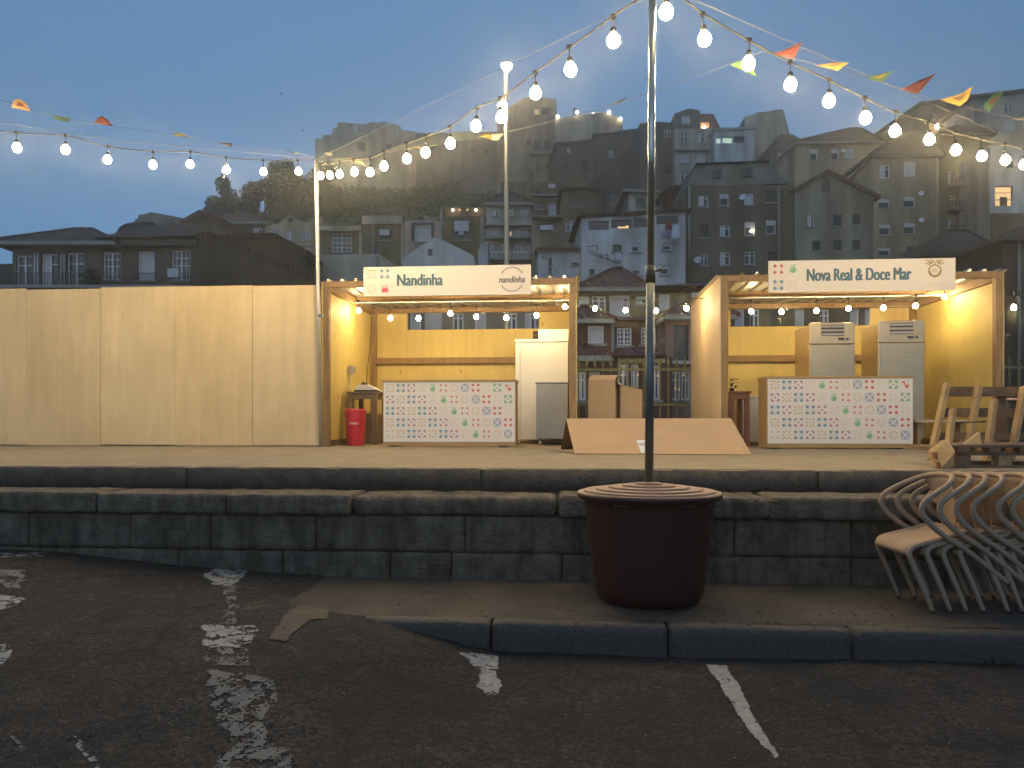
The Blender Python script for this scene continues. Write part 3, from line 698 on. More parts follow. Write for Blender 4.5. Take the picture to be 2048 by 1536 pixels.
# folded big sheet like a tent
A0, A1 = P(1149, 908, 8.85), P(1503, 911, 8.75); A0.z = A1.z = ZP+.004
B0, B1 = P(1132, 837, 9.55), P(1462, 839, 9.45); B0.z = B1.z = 1.325
C0, C1 = P(1122, 897, 10.4), P(1452, 897, 10.3); C0.z = C1.z = ZP+.004
o = thing('cardboard_sheet', 'long brown cardboard sheet folded like a tent lying between the stalls behind the planter', 'cardboard', tuple((A0+A1)/2))
def sheet(name, q, t, mat, par):
    q = [Vector(v) for v in q]; n_ = (q[1]-q[0]).cross(q[3]-q[0]).normalized()*t; mb = MB(); N = 14; vs_ = []
    for s_ in (0, 1):
        for j in range(5):
            for i in range(N+1):
                u, v = i/N, j/4; p = (q[0]*(1-u)+q[1]*u)*(1-v)+(q[3]*(1-u)+q[2]*u)*v
                vs_.append(p+n_*s_+n_.normalized()*.008*math.sin(u*5+v*2)*math.sin(math.pi*v)*(1))
    K = (N+1)*5; fs_ = []
    for j in range(4):
        for i in range(N):
            a = j*(N+1)+i; fs_ += [(a, a+1, a+N+2, a+N+1), (K+a+N+1, K+a+N+2, K+a+1, K+a)]
    bd = [i for i in range(N+1)]+[j*(N+1)+N for j in range(1, 5)]+[4*(N+1)+i for i in range(N-1, -1, -1)]+[j*(N+1) for j in range(3, 0, -1)]
    for i in range(len(bd)): a, b2 = bd[i], bd[(i+1) % len(bd)]; fs_.append((a, K+a, K+b2, b2))
    mb.raw(vs_, fs_, mat, False); return at(par, mb, name)
sheet('front_panel', (A0, A1, B1, B0), .006, CARD, o)
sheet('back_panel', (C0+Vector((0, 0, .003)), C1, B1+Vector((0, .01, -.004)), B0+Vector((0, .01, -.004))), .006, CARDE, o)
fl = [P(1118, 899, 10.0), A0+Vector((.1, 0, 0)), A0+Vector((.2, .5, 0)), C0+Vector((.3, 0, 0))]
for v in fl: v.z = ZP+.003
sheet('floor_flap', fl, .004, CARD, o)
nn = (A1-A0).cross(B0-A0).normalized()*-.006
def onp(u, v): return ((A0*(1-u)+A1*u)*(1-v)+(B0*(1-u)+B1*u)*v)-(A1-A0).cross(B0-A0).normalized()*-.011
m = MB(); m.face([onp(.385, .02), onp(.44, .02), onp(.44, .36), onp(.385, .36)], M('label_paper', (.7, .7, .66), .6))
lb = at(o, m, 'paper_label'); m = MB()
def onq(u, v): return onp(u, v)+(A1-A0).cross(B0-A0).normalized()*.001
for k in range(5):
    for v in (.21, .25): m.face([onq(.392+.009*k, v), onq(.398+.009*k, v), onq(.398+.009*k, v+.025), onq(.392+.009*k, v+.025)], LOGO)
k_ = m.build('print', lb)

# ------------------------------------------------------------------ inside the second stall
def steel_fridge(label, pxa, pxb, Y, pytop, rz):
    xa, xb = fx(pxa, Y), fx(pxb, Y); zt_ = fz((pxa+pxb)/2, pytop, Y)-ZP; w = xb-xa; dp = .82
    o = thing('steel_fridge', label, 'fridge', ((xa+xb)/2, Y, ZP), rz, 'upright steel fridges')
    h0 = zt_-.34; m = MB()
    m.box(-w/2, w/2, .06, dp, .1, zt_-.03, STEEL); m.box(-w/2, w/2, .0, .06, h0+.008, zt_, STEEL); sub('body', m, o, bevel=.006)
    m = MB(); m.box(-w/2, w/2, -.005, .055, .12, h0, STEEL); d_ = sub('door', m, o, bevel=.01)
    m = MB(); m.box(-w/2+.012, -w/2+.03, -.022, -.006, .5, h0-.05, STEELD); m.build('handle', d_, bevel=.004)
    m = MB(); m.box(-w*.25, w*.26, -.004, -.001, zt_-.21, zt_-.035, BLACK)
    for k in range(3): m.box(-w*.25, w*.26, -.008, -.0045, zt_-.20+.06*k, zt_-.165+.06*k, GREYP)
    sub('vent_grille', m, o); m = MB(); m.box(w*.13, w*.36, -.006, -.001, zt_-.275, zt_-.24, BLACK); m.box(w*.26, w*.31, -.008, -.0062, zt_-.265, zt_-.25, FRW); sub('display', m, o)
    for x in (-w/2+.06, w/2-.06):
        for y in (.1, dp-.08): m = MB(); m.lathe([(.02, 0), (.02, .1)], (x, y, 0), BLACK, 12); sub('foot', m, o)
    return o
steel_fridge('tall steel fridge nearer the middle of the right stall', 1619.5, 1710, 12.35, 645, R(0))
steel_fridge('tall steel fridge nearer the lamp-lit right wall', 1757, 1848, 12.2, 641, R(-3))
xa = fx(1476, 12.6); o = appliance('chest_freezer', 'low white chest freezer behind the reddish wooden table', xa, fx(1590, 12.6), 12.6, 13.3, ZP+.06, fz(1500, 797, 12.6), M('freezer_beige', (.5, .48, .42), .35), 'freezer', lid=.04)
RTW = M('reddish_wood', (.24, .085, .04), .55, nz=.35, nscale=4, bump=.2)
table('reddish brown narrow wooden table at the left wall of the right stall', 2.26, fx(1503, 11.6), 11.6, 12.2, fz(1480, 782, 11.6)-ZP, .07, RTW)
o = thing('potted_plant', 'small dark plant on the reddish wooden table beside the post', 'plant', (fx(1464, 11.75), 11.75, fz(1480, 782, 11.6)))
m = MB(); m.lathe([(.03, 0), (.04, .05), (.036, .05), (0, .04)], (0, 0, 0), BLACK, 14); sub('pot', m, o)
m = MB()
for k in range(26):
    q = Vector((rr.uniform(-.04, .08), rr.uniform(-.05, .05), rr.uniform(.06, .19))); m.bar(q, q+Vector((rr.uniform(-.03, .03), rr.uniform(-.03, .03), rr.uniform(-.02, .03))), .03, .004, BLACK)
sub('leaves', m, o)
o = thing('wooden_bench', 'pale wooden bench plank between the right counter and the pallet frame', 'bench', (fx(1850, 11.9), 11.9, ZP))
m = MB(); xa, xb = fx(1822, 11.9), fx(1925, 11.9); zb = fz(1850, 842, 11.9); m.box(xa, xb, 11.75, 12.05, zb-.02, zb+.02, PLY); at(o, m, 'seat')
for x in (xa+.05, xb-.08): m = MB(); m.box(x, x+.05, 11.8, 12.0, ZP, zb-.02, PALW); at(o, m, 'leg')

# ------------------------------------------------------------------ pallet furniture on the right
def pb(mb, a, b_, w, t, mat, da, db=None):
    mb.bar(D(*a, da), D(*b_, db or da), w, t, mat, up=(-SP, CP, 0))
o = thing('pallet_frame', 'tall frame of pallet boards leaning upright at the right edge of the platform', 'pallet', tuple(D(1950, 919, 7.6).xy)+(ZP,))
for (a, b_, w, t, da, db) in (((1894, 767), (1861, 921), .045, .075, 7.75, 7.45), ((1957, 774), (1932, 921), .045, .075, 7.75, 7.45), ((2048, 774), (2021, 921), .045, .075, 7.75, 7.45), ((2118, 774), (2098, 921), .045, .075, 7.75, 7.45)):
    m = MB(); pb(m, a, b_, w, t, PALW, da, db); at(o, m, 'stile', bevel=.003)
for (y, h) in ((783, .10), (825, .09), (872, .07)):
    m = MB(); pb(m, (1893-(y-780)*.2, y), (2150, y+1), h, .022, PALD, 7.82-(y-780)*.0025); at(o, m, 'slat')
m = MB(); pb(m, (2002, 792), (2000, 912), .10, .02, PALD, 7.86, 7.86); at(o, m, 'slat')
o = thing('pallet_frame', 'shorter pallet frame leaning inside the tall one behind the stacked pallet', 'pallet', tuple(D(1905, 919, 7.2).xy)+(ZP,))
for (a, b_) in (((1906, 818), (1892, 925)), ((1988, 800), (1972, 925))):
    m = MB(); pb(m, a, b_, .04, .07, PALW, 7.35, 7.15); at(o, m, 'stile', bevel=.003)
m = MB(); pb(m, (1912, 845), (1990, 843), .012, .02, BLACK, 7.4); at(o, m, 'rod')
o = thing('stool_bag', 'black cushion hanging behind the pallet frame', 'cushion', tuple(D(2028, 919, 8.6).xy)+(ZP,))
p = D(2024, 900, 8.6); m = MB(); m.rough(p.x-.08, p.x+.3, p.y-.05, p.y+.05, ZP, fz(2024, 800, 8.6), BLACK, .05, .006, .03, 1); at(o, m, 'cover')
m = MB(); m.rough(p.x-.09, p.x+.3, p.y-.07, p.y+.05, fz(2024, 799, 8.6), fz(2024, 794, 8.6), M('pink_cloth', (.6, .36, .3), .8), .05, .002, .01, 1); at(o, m, 'folded_cloth')
# low stacked pallet
o = thing('wooden_pallet', 'low battered wooden pallet lying at the platform edge above the stacked chairs', 'pallet', tuple(D(1990, 925, 6.6).xy)+(ZP,), PSI)
o.rotation_euler.z = 0
def pbx(mb, px0, px1, d0, d1, z0, z1, mat):
    a, b_ = D(px0, HY, d0), D(px1, HY, d0); a.z = b_.z = (z0+z1)/2; dv = Vector((-SP, CP, 0))*(d1-d0)/2
    mb.bar(a+dv, b_+dv, d1-d0, z1-z0, mat)
zA = ZP
for k, (d0, d1) in enumerate(((6.12, 6.22), (6.3, 6.4), (6.48, 6.58), (6.66, 6.76), (6.84, 6.94))):
    m = MB(); pbx(m, 1906+k*2, 2200, d0, d1, zA+.165, zA+.185, PALD); at(o, m, 'top_slat')
for k, (d0, d1) in enumerate(((6.14, 6.24), (6.5, 6.6), (6.84, 6.94))):
    m = MB(); pbx(m, 1912, 2200, d0, d1, zA+.0, zA+.02, PALD); at(o, m, 'bottom_slat')
    m = MB(); pbx(m, 1920, 2200, d0+.01, d1-.01, zA+.10, zA+.125, PALD); at(o, m, 'bottom_slat')
for px in (1915, 1998, 2090):
    for d in (6.14, 6.5, 6.84): m = MB(); pbx(m, px, px+26, d, d+.1, zA+.021, zA+.098, PALW if px == 1998 else PALD); at(o, m, 'block')
for k in range(5): m = MB(); pbx(m, 1916+k*62, 1940+k*62, 6.12, 6.94, zA+.126, zA+.164, PALD); at(o, m, 'crossbar')
o = thing('wood_offcut', 'chunky pale wooden offcut with two knots tilted against the left end of the pallet', 'wood block', tuple(D(1885, 935, 6.05).xy)+(ZP,))
p = [D(1868, 903, 6.15), D(1897, 880, 6.15), D(1911, 903, 6.02), D(1907, 933, 6.02), D(1882, 939.5, 6.02), D(1874, 920, 6.1)]
for v in p: v.z = max(v.z, ZP+.001)
dv = Vector((-SP, CP, 0))*.1; n_ = len(p); m = MB()
m.raw(p+[v+dv for v in p], [tuple(range(n_-1, -1, -1)), tuple(range(n_, 2*n_))]+[(i, (i+1) % n_, (i+1) % n_+n_, i+n_) for i in range(n_)], PALW); at(o, m, 'block', bevel=.004)
for (x, y, w_, h_) in ((1873.5, 912, 6, 14), (1879, 930, 6, 12)):
    m = MB(); q = [D(x-w_/2, y-h_/2, 6.0), D(x+w_/2-2, y-h_/2, 6.0), D(x+w_/2, y+h_/2, 6.0), D(x-w_/2+2, y+h_/2, 6.0)]; m.raw(q+[v+dv*.4 for v in q], [(3, 2, 1, 0), (0, 1, 5, 4), (1, 2, 6, 5), (2, 3, 7, 6), (3, 0, 4, 7)], RTW); at(o, m, 'knot')
o = thing('wood_offcut', 'triangular pale wooden offcut standing on the low pallet', 'wood block', tuple(D(1950, 890, 6.6).xy)+(ZP+.186,))
p = [D(1927, 890, 6.5), D(1964, 889, 6.5), D(1960, 864, 6.6)]; m = MB(); dv = Vector((-SP, CP, 0))*.04
m.raw(p+[v+dv for v in p], [(0, 2, 1), (3, 4, 5), (0, 1, 4, 3), (1, 2, 5, 4), (2, 0, 3, 5)], PALW); at(o, m, 'block')

# ------------------------------------------------------------------ planter with main pole
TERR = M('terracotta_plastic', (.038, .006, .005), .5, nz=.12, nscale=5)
pc = D(1298, HY, 4.90); pc.z = ZV+.004
o = thing('round_planter', 'huge round dark red planter with a stepped lid and a pole through its middle', 'planter', tuple(pc))
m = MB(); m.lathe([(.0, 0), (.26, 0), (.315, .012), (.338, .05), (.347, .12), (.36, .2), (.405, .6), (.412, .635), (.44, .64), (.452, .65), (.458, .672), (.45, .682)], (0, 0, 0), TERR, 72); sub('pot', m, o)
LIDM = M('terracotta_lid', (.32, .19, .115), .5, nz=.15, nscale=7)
prof = [(.449, .683), (.42, .6835)]
for i, r in enumerate((.415, .335, .255, .17, .085)): prof += [(r, .6835+i*.011), (r-.003, .6945+i*.011)]
prof += [(0, .7385)]
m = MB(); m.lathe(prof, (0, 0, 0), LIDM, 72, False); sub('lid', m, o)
for ob in o.children:
    if ob.name.startswith('lid'):
        pass
for a in (-2.15, -1.25, -.75): m = MB(); m.tube([(.437*math.cos(a+t*.05), .437*math.sin(a+t*.05), .628) for t in range(5)], .008, TERR, 6); sub('grip', m, o)
POLEL = M('pole_grey_paint', (.10, .115, .11), .35, .4); POLEU = M('pole_galvanised', (.34, .37, .34), .22, .85)
o = thing('lighting_pole', 'tall grey pole rising from the round planter and carrying the bulb strings', 'pole', (pc.x, pc.y, pc.z+.745))
top = Vector((.022, 0, 4.06-pc.z-.745)); jz = 2.226-pc.z-.745
m = MB(); m.tube([(0, 0, 0), (top.x*jz/top.z, 0, jz)], .0275, POLEL, 24); sub('lower_tube', m, o)
m = MB(); m.tube([(top.x*jz/top.z, 0, jz-.02), tuple(top)], .0235, POLEU, 24); sub('upper_tube', m, o)
m = MB(); m.tube([(top.x*jz/top.z, 0, jz-.06), (top.x*jz/top.z, 0, jz+.05)], .032, BLACK, 24); m.tube([(.03, 0, jz+.02), (.07, 0, jz+.02)], .006, BLACK, 8); m.tube([(.07, -.02, jz+.02), (.07, .03, jz+.05)], .008, BLACK, 8); sub('clamp', m, o)
ptop = Vector((pc.x+.022, pc.y, 4.04))
# left pole
lb_, lt = P(642, 890, 11.3), P(632, 320, 11.3)
lb_.z = ZP
o = thing('lighting_pole', 'thin pale pole at the joint of hoarding and first stall carrying the bulb strings', 'pole', tuple(lb_))
m = MB(); m.tube([(0, 0, 0), tuple(lt-lb_)], .03, M('pole_pale', (.5, .48, .42), .35, .5), 16); sub('tube', m, o)
m = MB(); m.tube([(0, 0, 0), (0, 0, .02)], .07, POLEL, 16); m.box(-.035, .035, -.035, .035, 1.95, 1.99, POLEL); sub('bracket', m, o)
rt = D(2300, 330, 11.0)
o = thing('lighting_pole', 'pale pole beyond the right edge carrying the bulb strings', 'pole', (rt.x, rt.y, ZP))
m = MB(); m.tube([(0, 0, 0), (0, 0, rt.z-ZP+.1)], .03, MT['pole_pale'], 16); sub('tube', m, o)
lf = D(-330, 235, 7.6)
o = thing('lighting_pole', 'pale pole beyond the left edge carrying the bulb strings', 'pole', (lf.x, lf.y, ZP))
m = MB(); m.tube([(0, 0, 0), (0, 0, lf.z-ZP+.1)], .03, MT['pole_pale'], 16); sub('tube', m, o)

# ------------------------------------------------------------------ festoon bulb strings
def bulb_protos(r):
    mb = MB(); mb.lathe([(0, -r), (r*.38, -r*.93), (r*.72, -r*.7), (r*.95, -r*.28), (r, .05*r), (r*.93, r*.4), (r*.7, r*.78), (r*.46, r*1.08), (r*.36, r*1.3)], (0, 0, 0), GLOW, 14)
    me = mb.build('bulb'); s_ = MB(); s_.lathe([(r*.40, r*1.18), (r*.46, r*1.25), (r*.44, r*2.0), (r*.2, r*2.2), (.004, r*2.25)], (0, 0, 0), BLACK, 12); s_.tube([(0, 0, r*2.2), (0, 0, .17)], .0045, BLACK, 6)
    s_.box(-.018, .018, -.012, .012, .155, .185, BLACK)
    so = s_.build('socket'); a, b2 = me.data, so.data; bpy.data.objects.remove(me); bpy.data.objects.remove(so); return a, b2
BP = bulb_protos(.045); BS = bulb_protos(.036)
def bulb(par, p, pr=BP, rz=0):
    b_ = bpy.data.objects.new('bulb', pr[0]); COL.objects.link(b_); b_.parent = par; b_.location = Vector(p)-par.location
    s_ = bpy.data.objects.new('socket', pr[1]); COL.objects.link(s_); s_.parent = b_
    b_.rotation_euler = (rr.uniform(-.08, .08), rr.uniform(-.1, .06), 0)
def depth_line(px, A, B):       # depth where the segment A(px,d) - B(px,d) is seen at px
    (xa, da), (xb, db) = A, B; lo, hi = 0., 1.
    f = lambda t: (xa*da*(1-t)+xb*db*t)/(da*(1-t)+db*t)
    for _ in range(40):
        t = (lo+hi)/2
        if (f(t) < px) == (xb > xa): lo = t
        else: hi = t
    return da+(db-da)*(lo+hi)/2
def festoon(label, A, B, pA, pB, bulbs, pr=BP, strand=None, drop=.17):
    o = thing('festoon_lights', label, 'string lights', tuple(pA), group='strings of warm festoon bulbs')
    pts = [pA]
    for px, py in bulbs:
        d = depth_line(px, A, B); q = D(px, py, d); bulb(o, q, pr); pts.append(q+Vector((0, 0, drop)))
    pts.append(pB); m = MB(); m.tube(spline(pts, 4), .0065, WIRE, 6); at(o, m, 'cable')
    if strand: m = MB(); m.tube([Vector(v) for v in strand], .0028, STRAND, 5); at(o, m, 'steel_strand')
    return o
dl = depth_on(632, 11.3)
LW = [(597, 343), (527, 344), (453, 340), (380, 329), (306, 330), (215, 320), (131, 300), (34, 296), (-70, 285), (-180, 275)]
festoon('string of warm bulbs running left from the pale pole above the plywood hoarding', (632, dl), (-330, 7.6), lt, lf, LW, strand=[lt+Vector((0, 0, .02)), (lt+lf)/2+Vector((0, 0, .02)), lf+Vector((0, 0, .2))])
lf2 = D(-1250, 235, 7.0)
festoon('added string of warm bulbs, out of view on the left, lighting the hoarding', (-330, 7.6), (-1250, 7.0), lf, lf2, [(-330-k*75, 300-abs(k-6)*4) for k in range(1, 12)])  # bulbs added out of view to brighten the left hoarding
MWB = [(641, 352), (660, 351), (679, 349), (709, 344), (740, 345), (768, 333), (814, 318), (851, 306), (901, 288), (952, 253), (1003, 235), (1071, 187), (1141, 140), (1227, 82)]
festoon('string of warm bulbs rising from the pale left pole to the planter pole', (630, dl), (1303, 4.9), lt, ptop, MWB, strand=[lt, ptop+Vector((0, 0, -.03))])
RW = [(1332, 25), (1409, 79), (1497, 128), (1581, 170), (1658, 203), (1731, 237), (1790, 263), (1859, 280), (1912, 301), (1964, 313), (2011, 321), (2048, 330), (2090, 338), (2130, 345)]
festoon('string of warm bulbs falling from the planter pole towards the upper right', (1303, 4.9), (2300, 11), ptop, rt, RW, strand=[ptop+Vector((0, 0, .05)), D(2048, 288, 9.6), rt])
YS = 12.72
SB = [(717.5, 621.7), (781, 636.7), (837, 636.7), (900.7, 627), (952.6, 634), (1012.8, 636), (1073, 631), (1130, 614), (1190, 617), (1251, 620.6), (1311.7, 622), (1373, 617), (1502.5, 623), (1563, 623.7), (1632.6, 622), (1697, 617), (1767, 616), (1831, 612), (1889, 594), (2027.6, 615.5)]
def sfest(label, lst, xa, xb):
    o = thing('festoon_lights', label, 'string lights', (xa, YS, 3.3), group='strings of warm festoon bulbs'); pts = []
    for px, py in lst: q = P(px, py, YS); bulb(o, q, BS); pts.append(q+Vector((0, 0, .17)))
    m = MB(); m.tube(spline([Vector((xa, YS, 3.30))]+pts+[Vector((xb, YS, 3.3))], 4), .006, WIRE, 6); at(o, m, 'cable')
sfest('row of warm bulbs hung under the roof beam of the first stall', SB[:8], -3.72, -.09)
sfest('row of warm bulbs hung across the gap between the two stalls', SB[8:12], .04, 2.1)
sfest('row of warm bulbs hung under the roof beam of the right stall', SB[12:19], 2.23, 5.93)
sfest('warm bulb on the wire just right of the right stall', SB[19:], 6.06, 8.2)

# ------------------------------------------------------------------ bunting
FC = {k: M('flag_'+k, v, .8) for k, v in dict(orange=(.50, .29, .14), green=(.10, .20, .08), maroon=(.14, .035, .03), olive=(.22, .19, .06), brown=(.14, .07, .06), yellow=(.62, .40, .09), dgreen=(.06, .14, .06), cream=(.7, .6, .4), grey=(.12, .15, .14), red=(.30, .08, .05)).items()}
def bunting(label, line, flags):
    pts = [D(*v) for v in line]; o = thing('bunting', label, 'bunting', tuple(pts[0]), group='strings of coloured festival flags')
    m = MB(); m.tube(spline(pts, 3), .0022, STRAND, 5); at(o, m, 'cord')
    for poly, d, c_, inner in flags:
        m = MB(); n_ = len(poly); cxp = sum(p[0] for p in poly)/n_; cyp = sum(p[1] for p in poly)/n_
        v = [D(px, py, d+.05*math.sin(i*2.1)) for i, (px, py) in enumerate(poly)]; c0 = D(cxp, cyp, d+.07)
        m.raw(v+[c0], [(i, (i+1) % n_, n_) for i in range(n_)], FC[c_], True)
        f_ = at(o, m, 'flag')
        if inner:
            m = MB(); k = .42; v2 = [D(cxp+(px-cxp)*k, cyp+(py-cyp)*k, d-.012) for px, py in poly]; m.face(v2, FC[inner]); m.build('printed_patch', f_)
        sd = f_.modifiers.new('thin', 'SOLIDIFY'); sd.thickness = .002
dA = lambda px: depth_line(px, (632, dl), (-330, 7.6))
bunting('small flags blown flat on the wire above the left hoarding', [(-250, 150, 7.7), (0, 200, 8.2), (61, 219, 8.5), (141, 240, 8.9), (226, 252, 9.2), (377, 274, 9.9), (466, 290, 10.4), (596, 306, 11), (630, 320, dl)],
        [([(22, 215), (28, 201), (37, 197), (52, 206), (61, 223)], dA(40), 'orange', 'red'), ([(102, 230), (142, 237), (136, 245), (108, 238)], dA(120), 'green', None),
         ([(189, 246), (196, 235), (204, 231), (216, 240), (227, 253)], dA(207), 'maroon', 'red'), ([(344, 270), (352, 265), (366, 267), (378, 275)], dA(360), 'olive', None),
         ([(434, 284), (467, 287), (462, 294)], dA(450), 'brown', None), ([(568, 301), (597, 306), (594, 310)], dA(583), 'grey', None), ([(648, 305), (664, 303), (666, 311), (655, 311)], 10.8, 'cream', None)])
dB = lambda px: depth_line(px, (635, dl), (1525, 5.75))
bunting('line of flags climbing from the pale left pole past the street lamp', [(636, 320, dl), (700, 316, dB(700)), (733, 318, dB(733)), (812, 300, dB(812)), (870, 290, dB(870)), (965, 275, dB(965)), (1060, 253, dB(1060)), (1180, 222, dB(1180)), (1322, 178, dB(1322)), (1460, 128, dB(1460)), (1527, 102, 5.75)],
        [([(692, 315), (712, 316), (722, 322), (732, 333), (716, 326)], dB(712), 'orange', None), ([(812, 299), (835, 291), (845, 300), (832, 297)], dB(830), 'orange', None), ([(858, 292), (876, 289), (872, 294)], dB(868), 'green', None),
         ([(958, 271), (982, 266), (984, 280)], dB(970), 'yellow', None), ([(984, 280), (983, 268), (1007, 266), (996, 281)], dB(995), 'cream', None), ([(1213, 213), (1254, 194), (1240, 206)], dB(1235), 'grey', None),
         ([(1460, 130), (1484, 120), (1500, 128), (1514, 153), (1490, 144)], dB(1487), 'green', 'yellow')])
dC = lambda px: depth_line(px, (1525, 5.75), (2300, 10))
bunting('bright line of flags falling towards the right edge of the sky', [(1525, 102, 5.75), (1590, 118, dC(1590)), (1680, 141, dC(1680)), (1760, 163, dC(1760)), (1838, 187, dC(1838)), (1920, 212, dC(1920)), (2048, 240, dC(2048)), (2180, 275, dC(2180)), (2300, 310, 10)],
        [([(1543, 109), (1575, 97), (1605, 83), (1590, 114), (1585, 118)], dC(1577), 'maroon', 'red'), ([(1633, 131), (1665, 125), (1699, 125), (1675, 142)], dC(1666), 'yellow', 'orange'), ([(1731, 156), (1760, 148), (1789, 141), (1762, 165)], dC(1761), 'green', 'yellow'),
         ([(1802, 179), (1840, 160), (1872, 147), (1850, 172), (1836, 189)], dC(1838), 'maroon', 'red'), ([(1882, 199), (1920, 188), (1946, 172), (1935, 200), (1918, 213)], dC(1917), 'yellow', 'orange'), ([(1965, 212), (1985, 190), (2009, 180), (1995, 205), (1978, 222)], dC(1985), 'dgreen', 'red'), ([(2025, 238), (2050, 234), (2060, 243)], dC(2040), 'cream', None)])

# ------------------------------------------------------------------ street lamp behind the stall
b_ = D(1017, HY, 17); LP = M('lamp_post_paint', (.30, .30, .24), .5, .3); b_.z = -1.6
o = thing('street_lamp', 'tall slim street lamp with a lit flat head rising behind the Nandinha sign', 'street lamp', tuple(b_))
zt_ = D(1011, 140, 17).z; tp = D(1011, 140, 17)
m = MB(); m.tube([(0, 0, 0), tuple(tp-b_)], [.075, .04], LP, 16); sub('post', m, o)
m = MB(); m.lathe([(0, .11), (.06, .10), (.125, .06), (.135, .03), (.11, .02)], tuple(tp-b_+Vector((.03, 0, .09))), LP, 24); sub('lamp_head', m, o)
GL2 = M('street_lamp_glass', (1, .74, .42), .3, emit=80)
m = MB(); m.lathe([(.118, .02), (.11, -.03), (.07, -.08), (0, -.1)], tuple(tp-b_+Vector((.03, 0, .09))), GL2, 24); sub('lamp_glass', m, o)
sp_ = D(1008, 215, 17)-b_
m = MB(); m.lathe([(0, .09), (.07, .06), (.1, 0), (.07, -.07), (0, -.09)], tuple(sp_+Vector((-.02, -.12, 0))), GL2, 20); sub('side_lamp', m, o)
m = MB(); m.tube([tuple(sp_+Vector((.03, 0, .05))), tuple(sp_+Vector((-.02, -.1, .05)))], .02, LP, 8); sub('side_arm', m, o)

# ------------------------------------------------------------------ iron fence with spear heads
o = thing('iron_fence', 'gold green iron railing with spear heads behind the stalls', 'fence', (1, 15.2, ZP))
m = MB(); YI = 15.2; x = -5.0
while x < 10:
    m.box(x-.011, x+.011, YI-.011, YI+.011, ZP+.05, 2.40, FENCEM)
    m.raw([(x-.012, YI-.012, 2.40), (x+.012, YI-.012, 2.40), (x+.012, YI+.012, 2.40), (x-.012, YI+.012, 2.40), (x-.032, YI, 2.45), (x+.032, YI, 2.45), (x, YI-.015, 2.45), (x, YI+.015, 2.45), (x, YI, 2.575)],
          [(0, 1, 5, 6), (0, 6, 4), (1, 2, 5), (2, 3, 7), (2, 7, 5), (3, 0, 4), (3, 4, 7), (4, 6, 8), (6, 5, 8), (5, 7, 8), (7, 4, 8)], FENCEM)
    m.box(x-.03, x+.03, YI-.014, YI+.014, 2.405, 2.42, FENCEM); x += .1585
at(o, m, 'spear_bars')
m = MB(); m.box(-5, 10, YI-.022, YI-.0115, 2.29, 2.34, FENCEM); m.box(-5, 10, YI-.022, YI-.0115, 1.61, 1.65, FENCEM); m.box(-5, 10, YI-.022, YI-.0115, ZP+.08, ZP+.12, FENCEM); at(o, m, 'rail')
m = MB(); m.box(-5, 10, YI-.15, YI+.15, ZP-.01, ZP+.05, DSTONE); at(o, m, 'plinth')

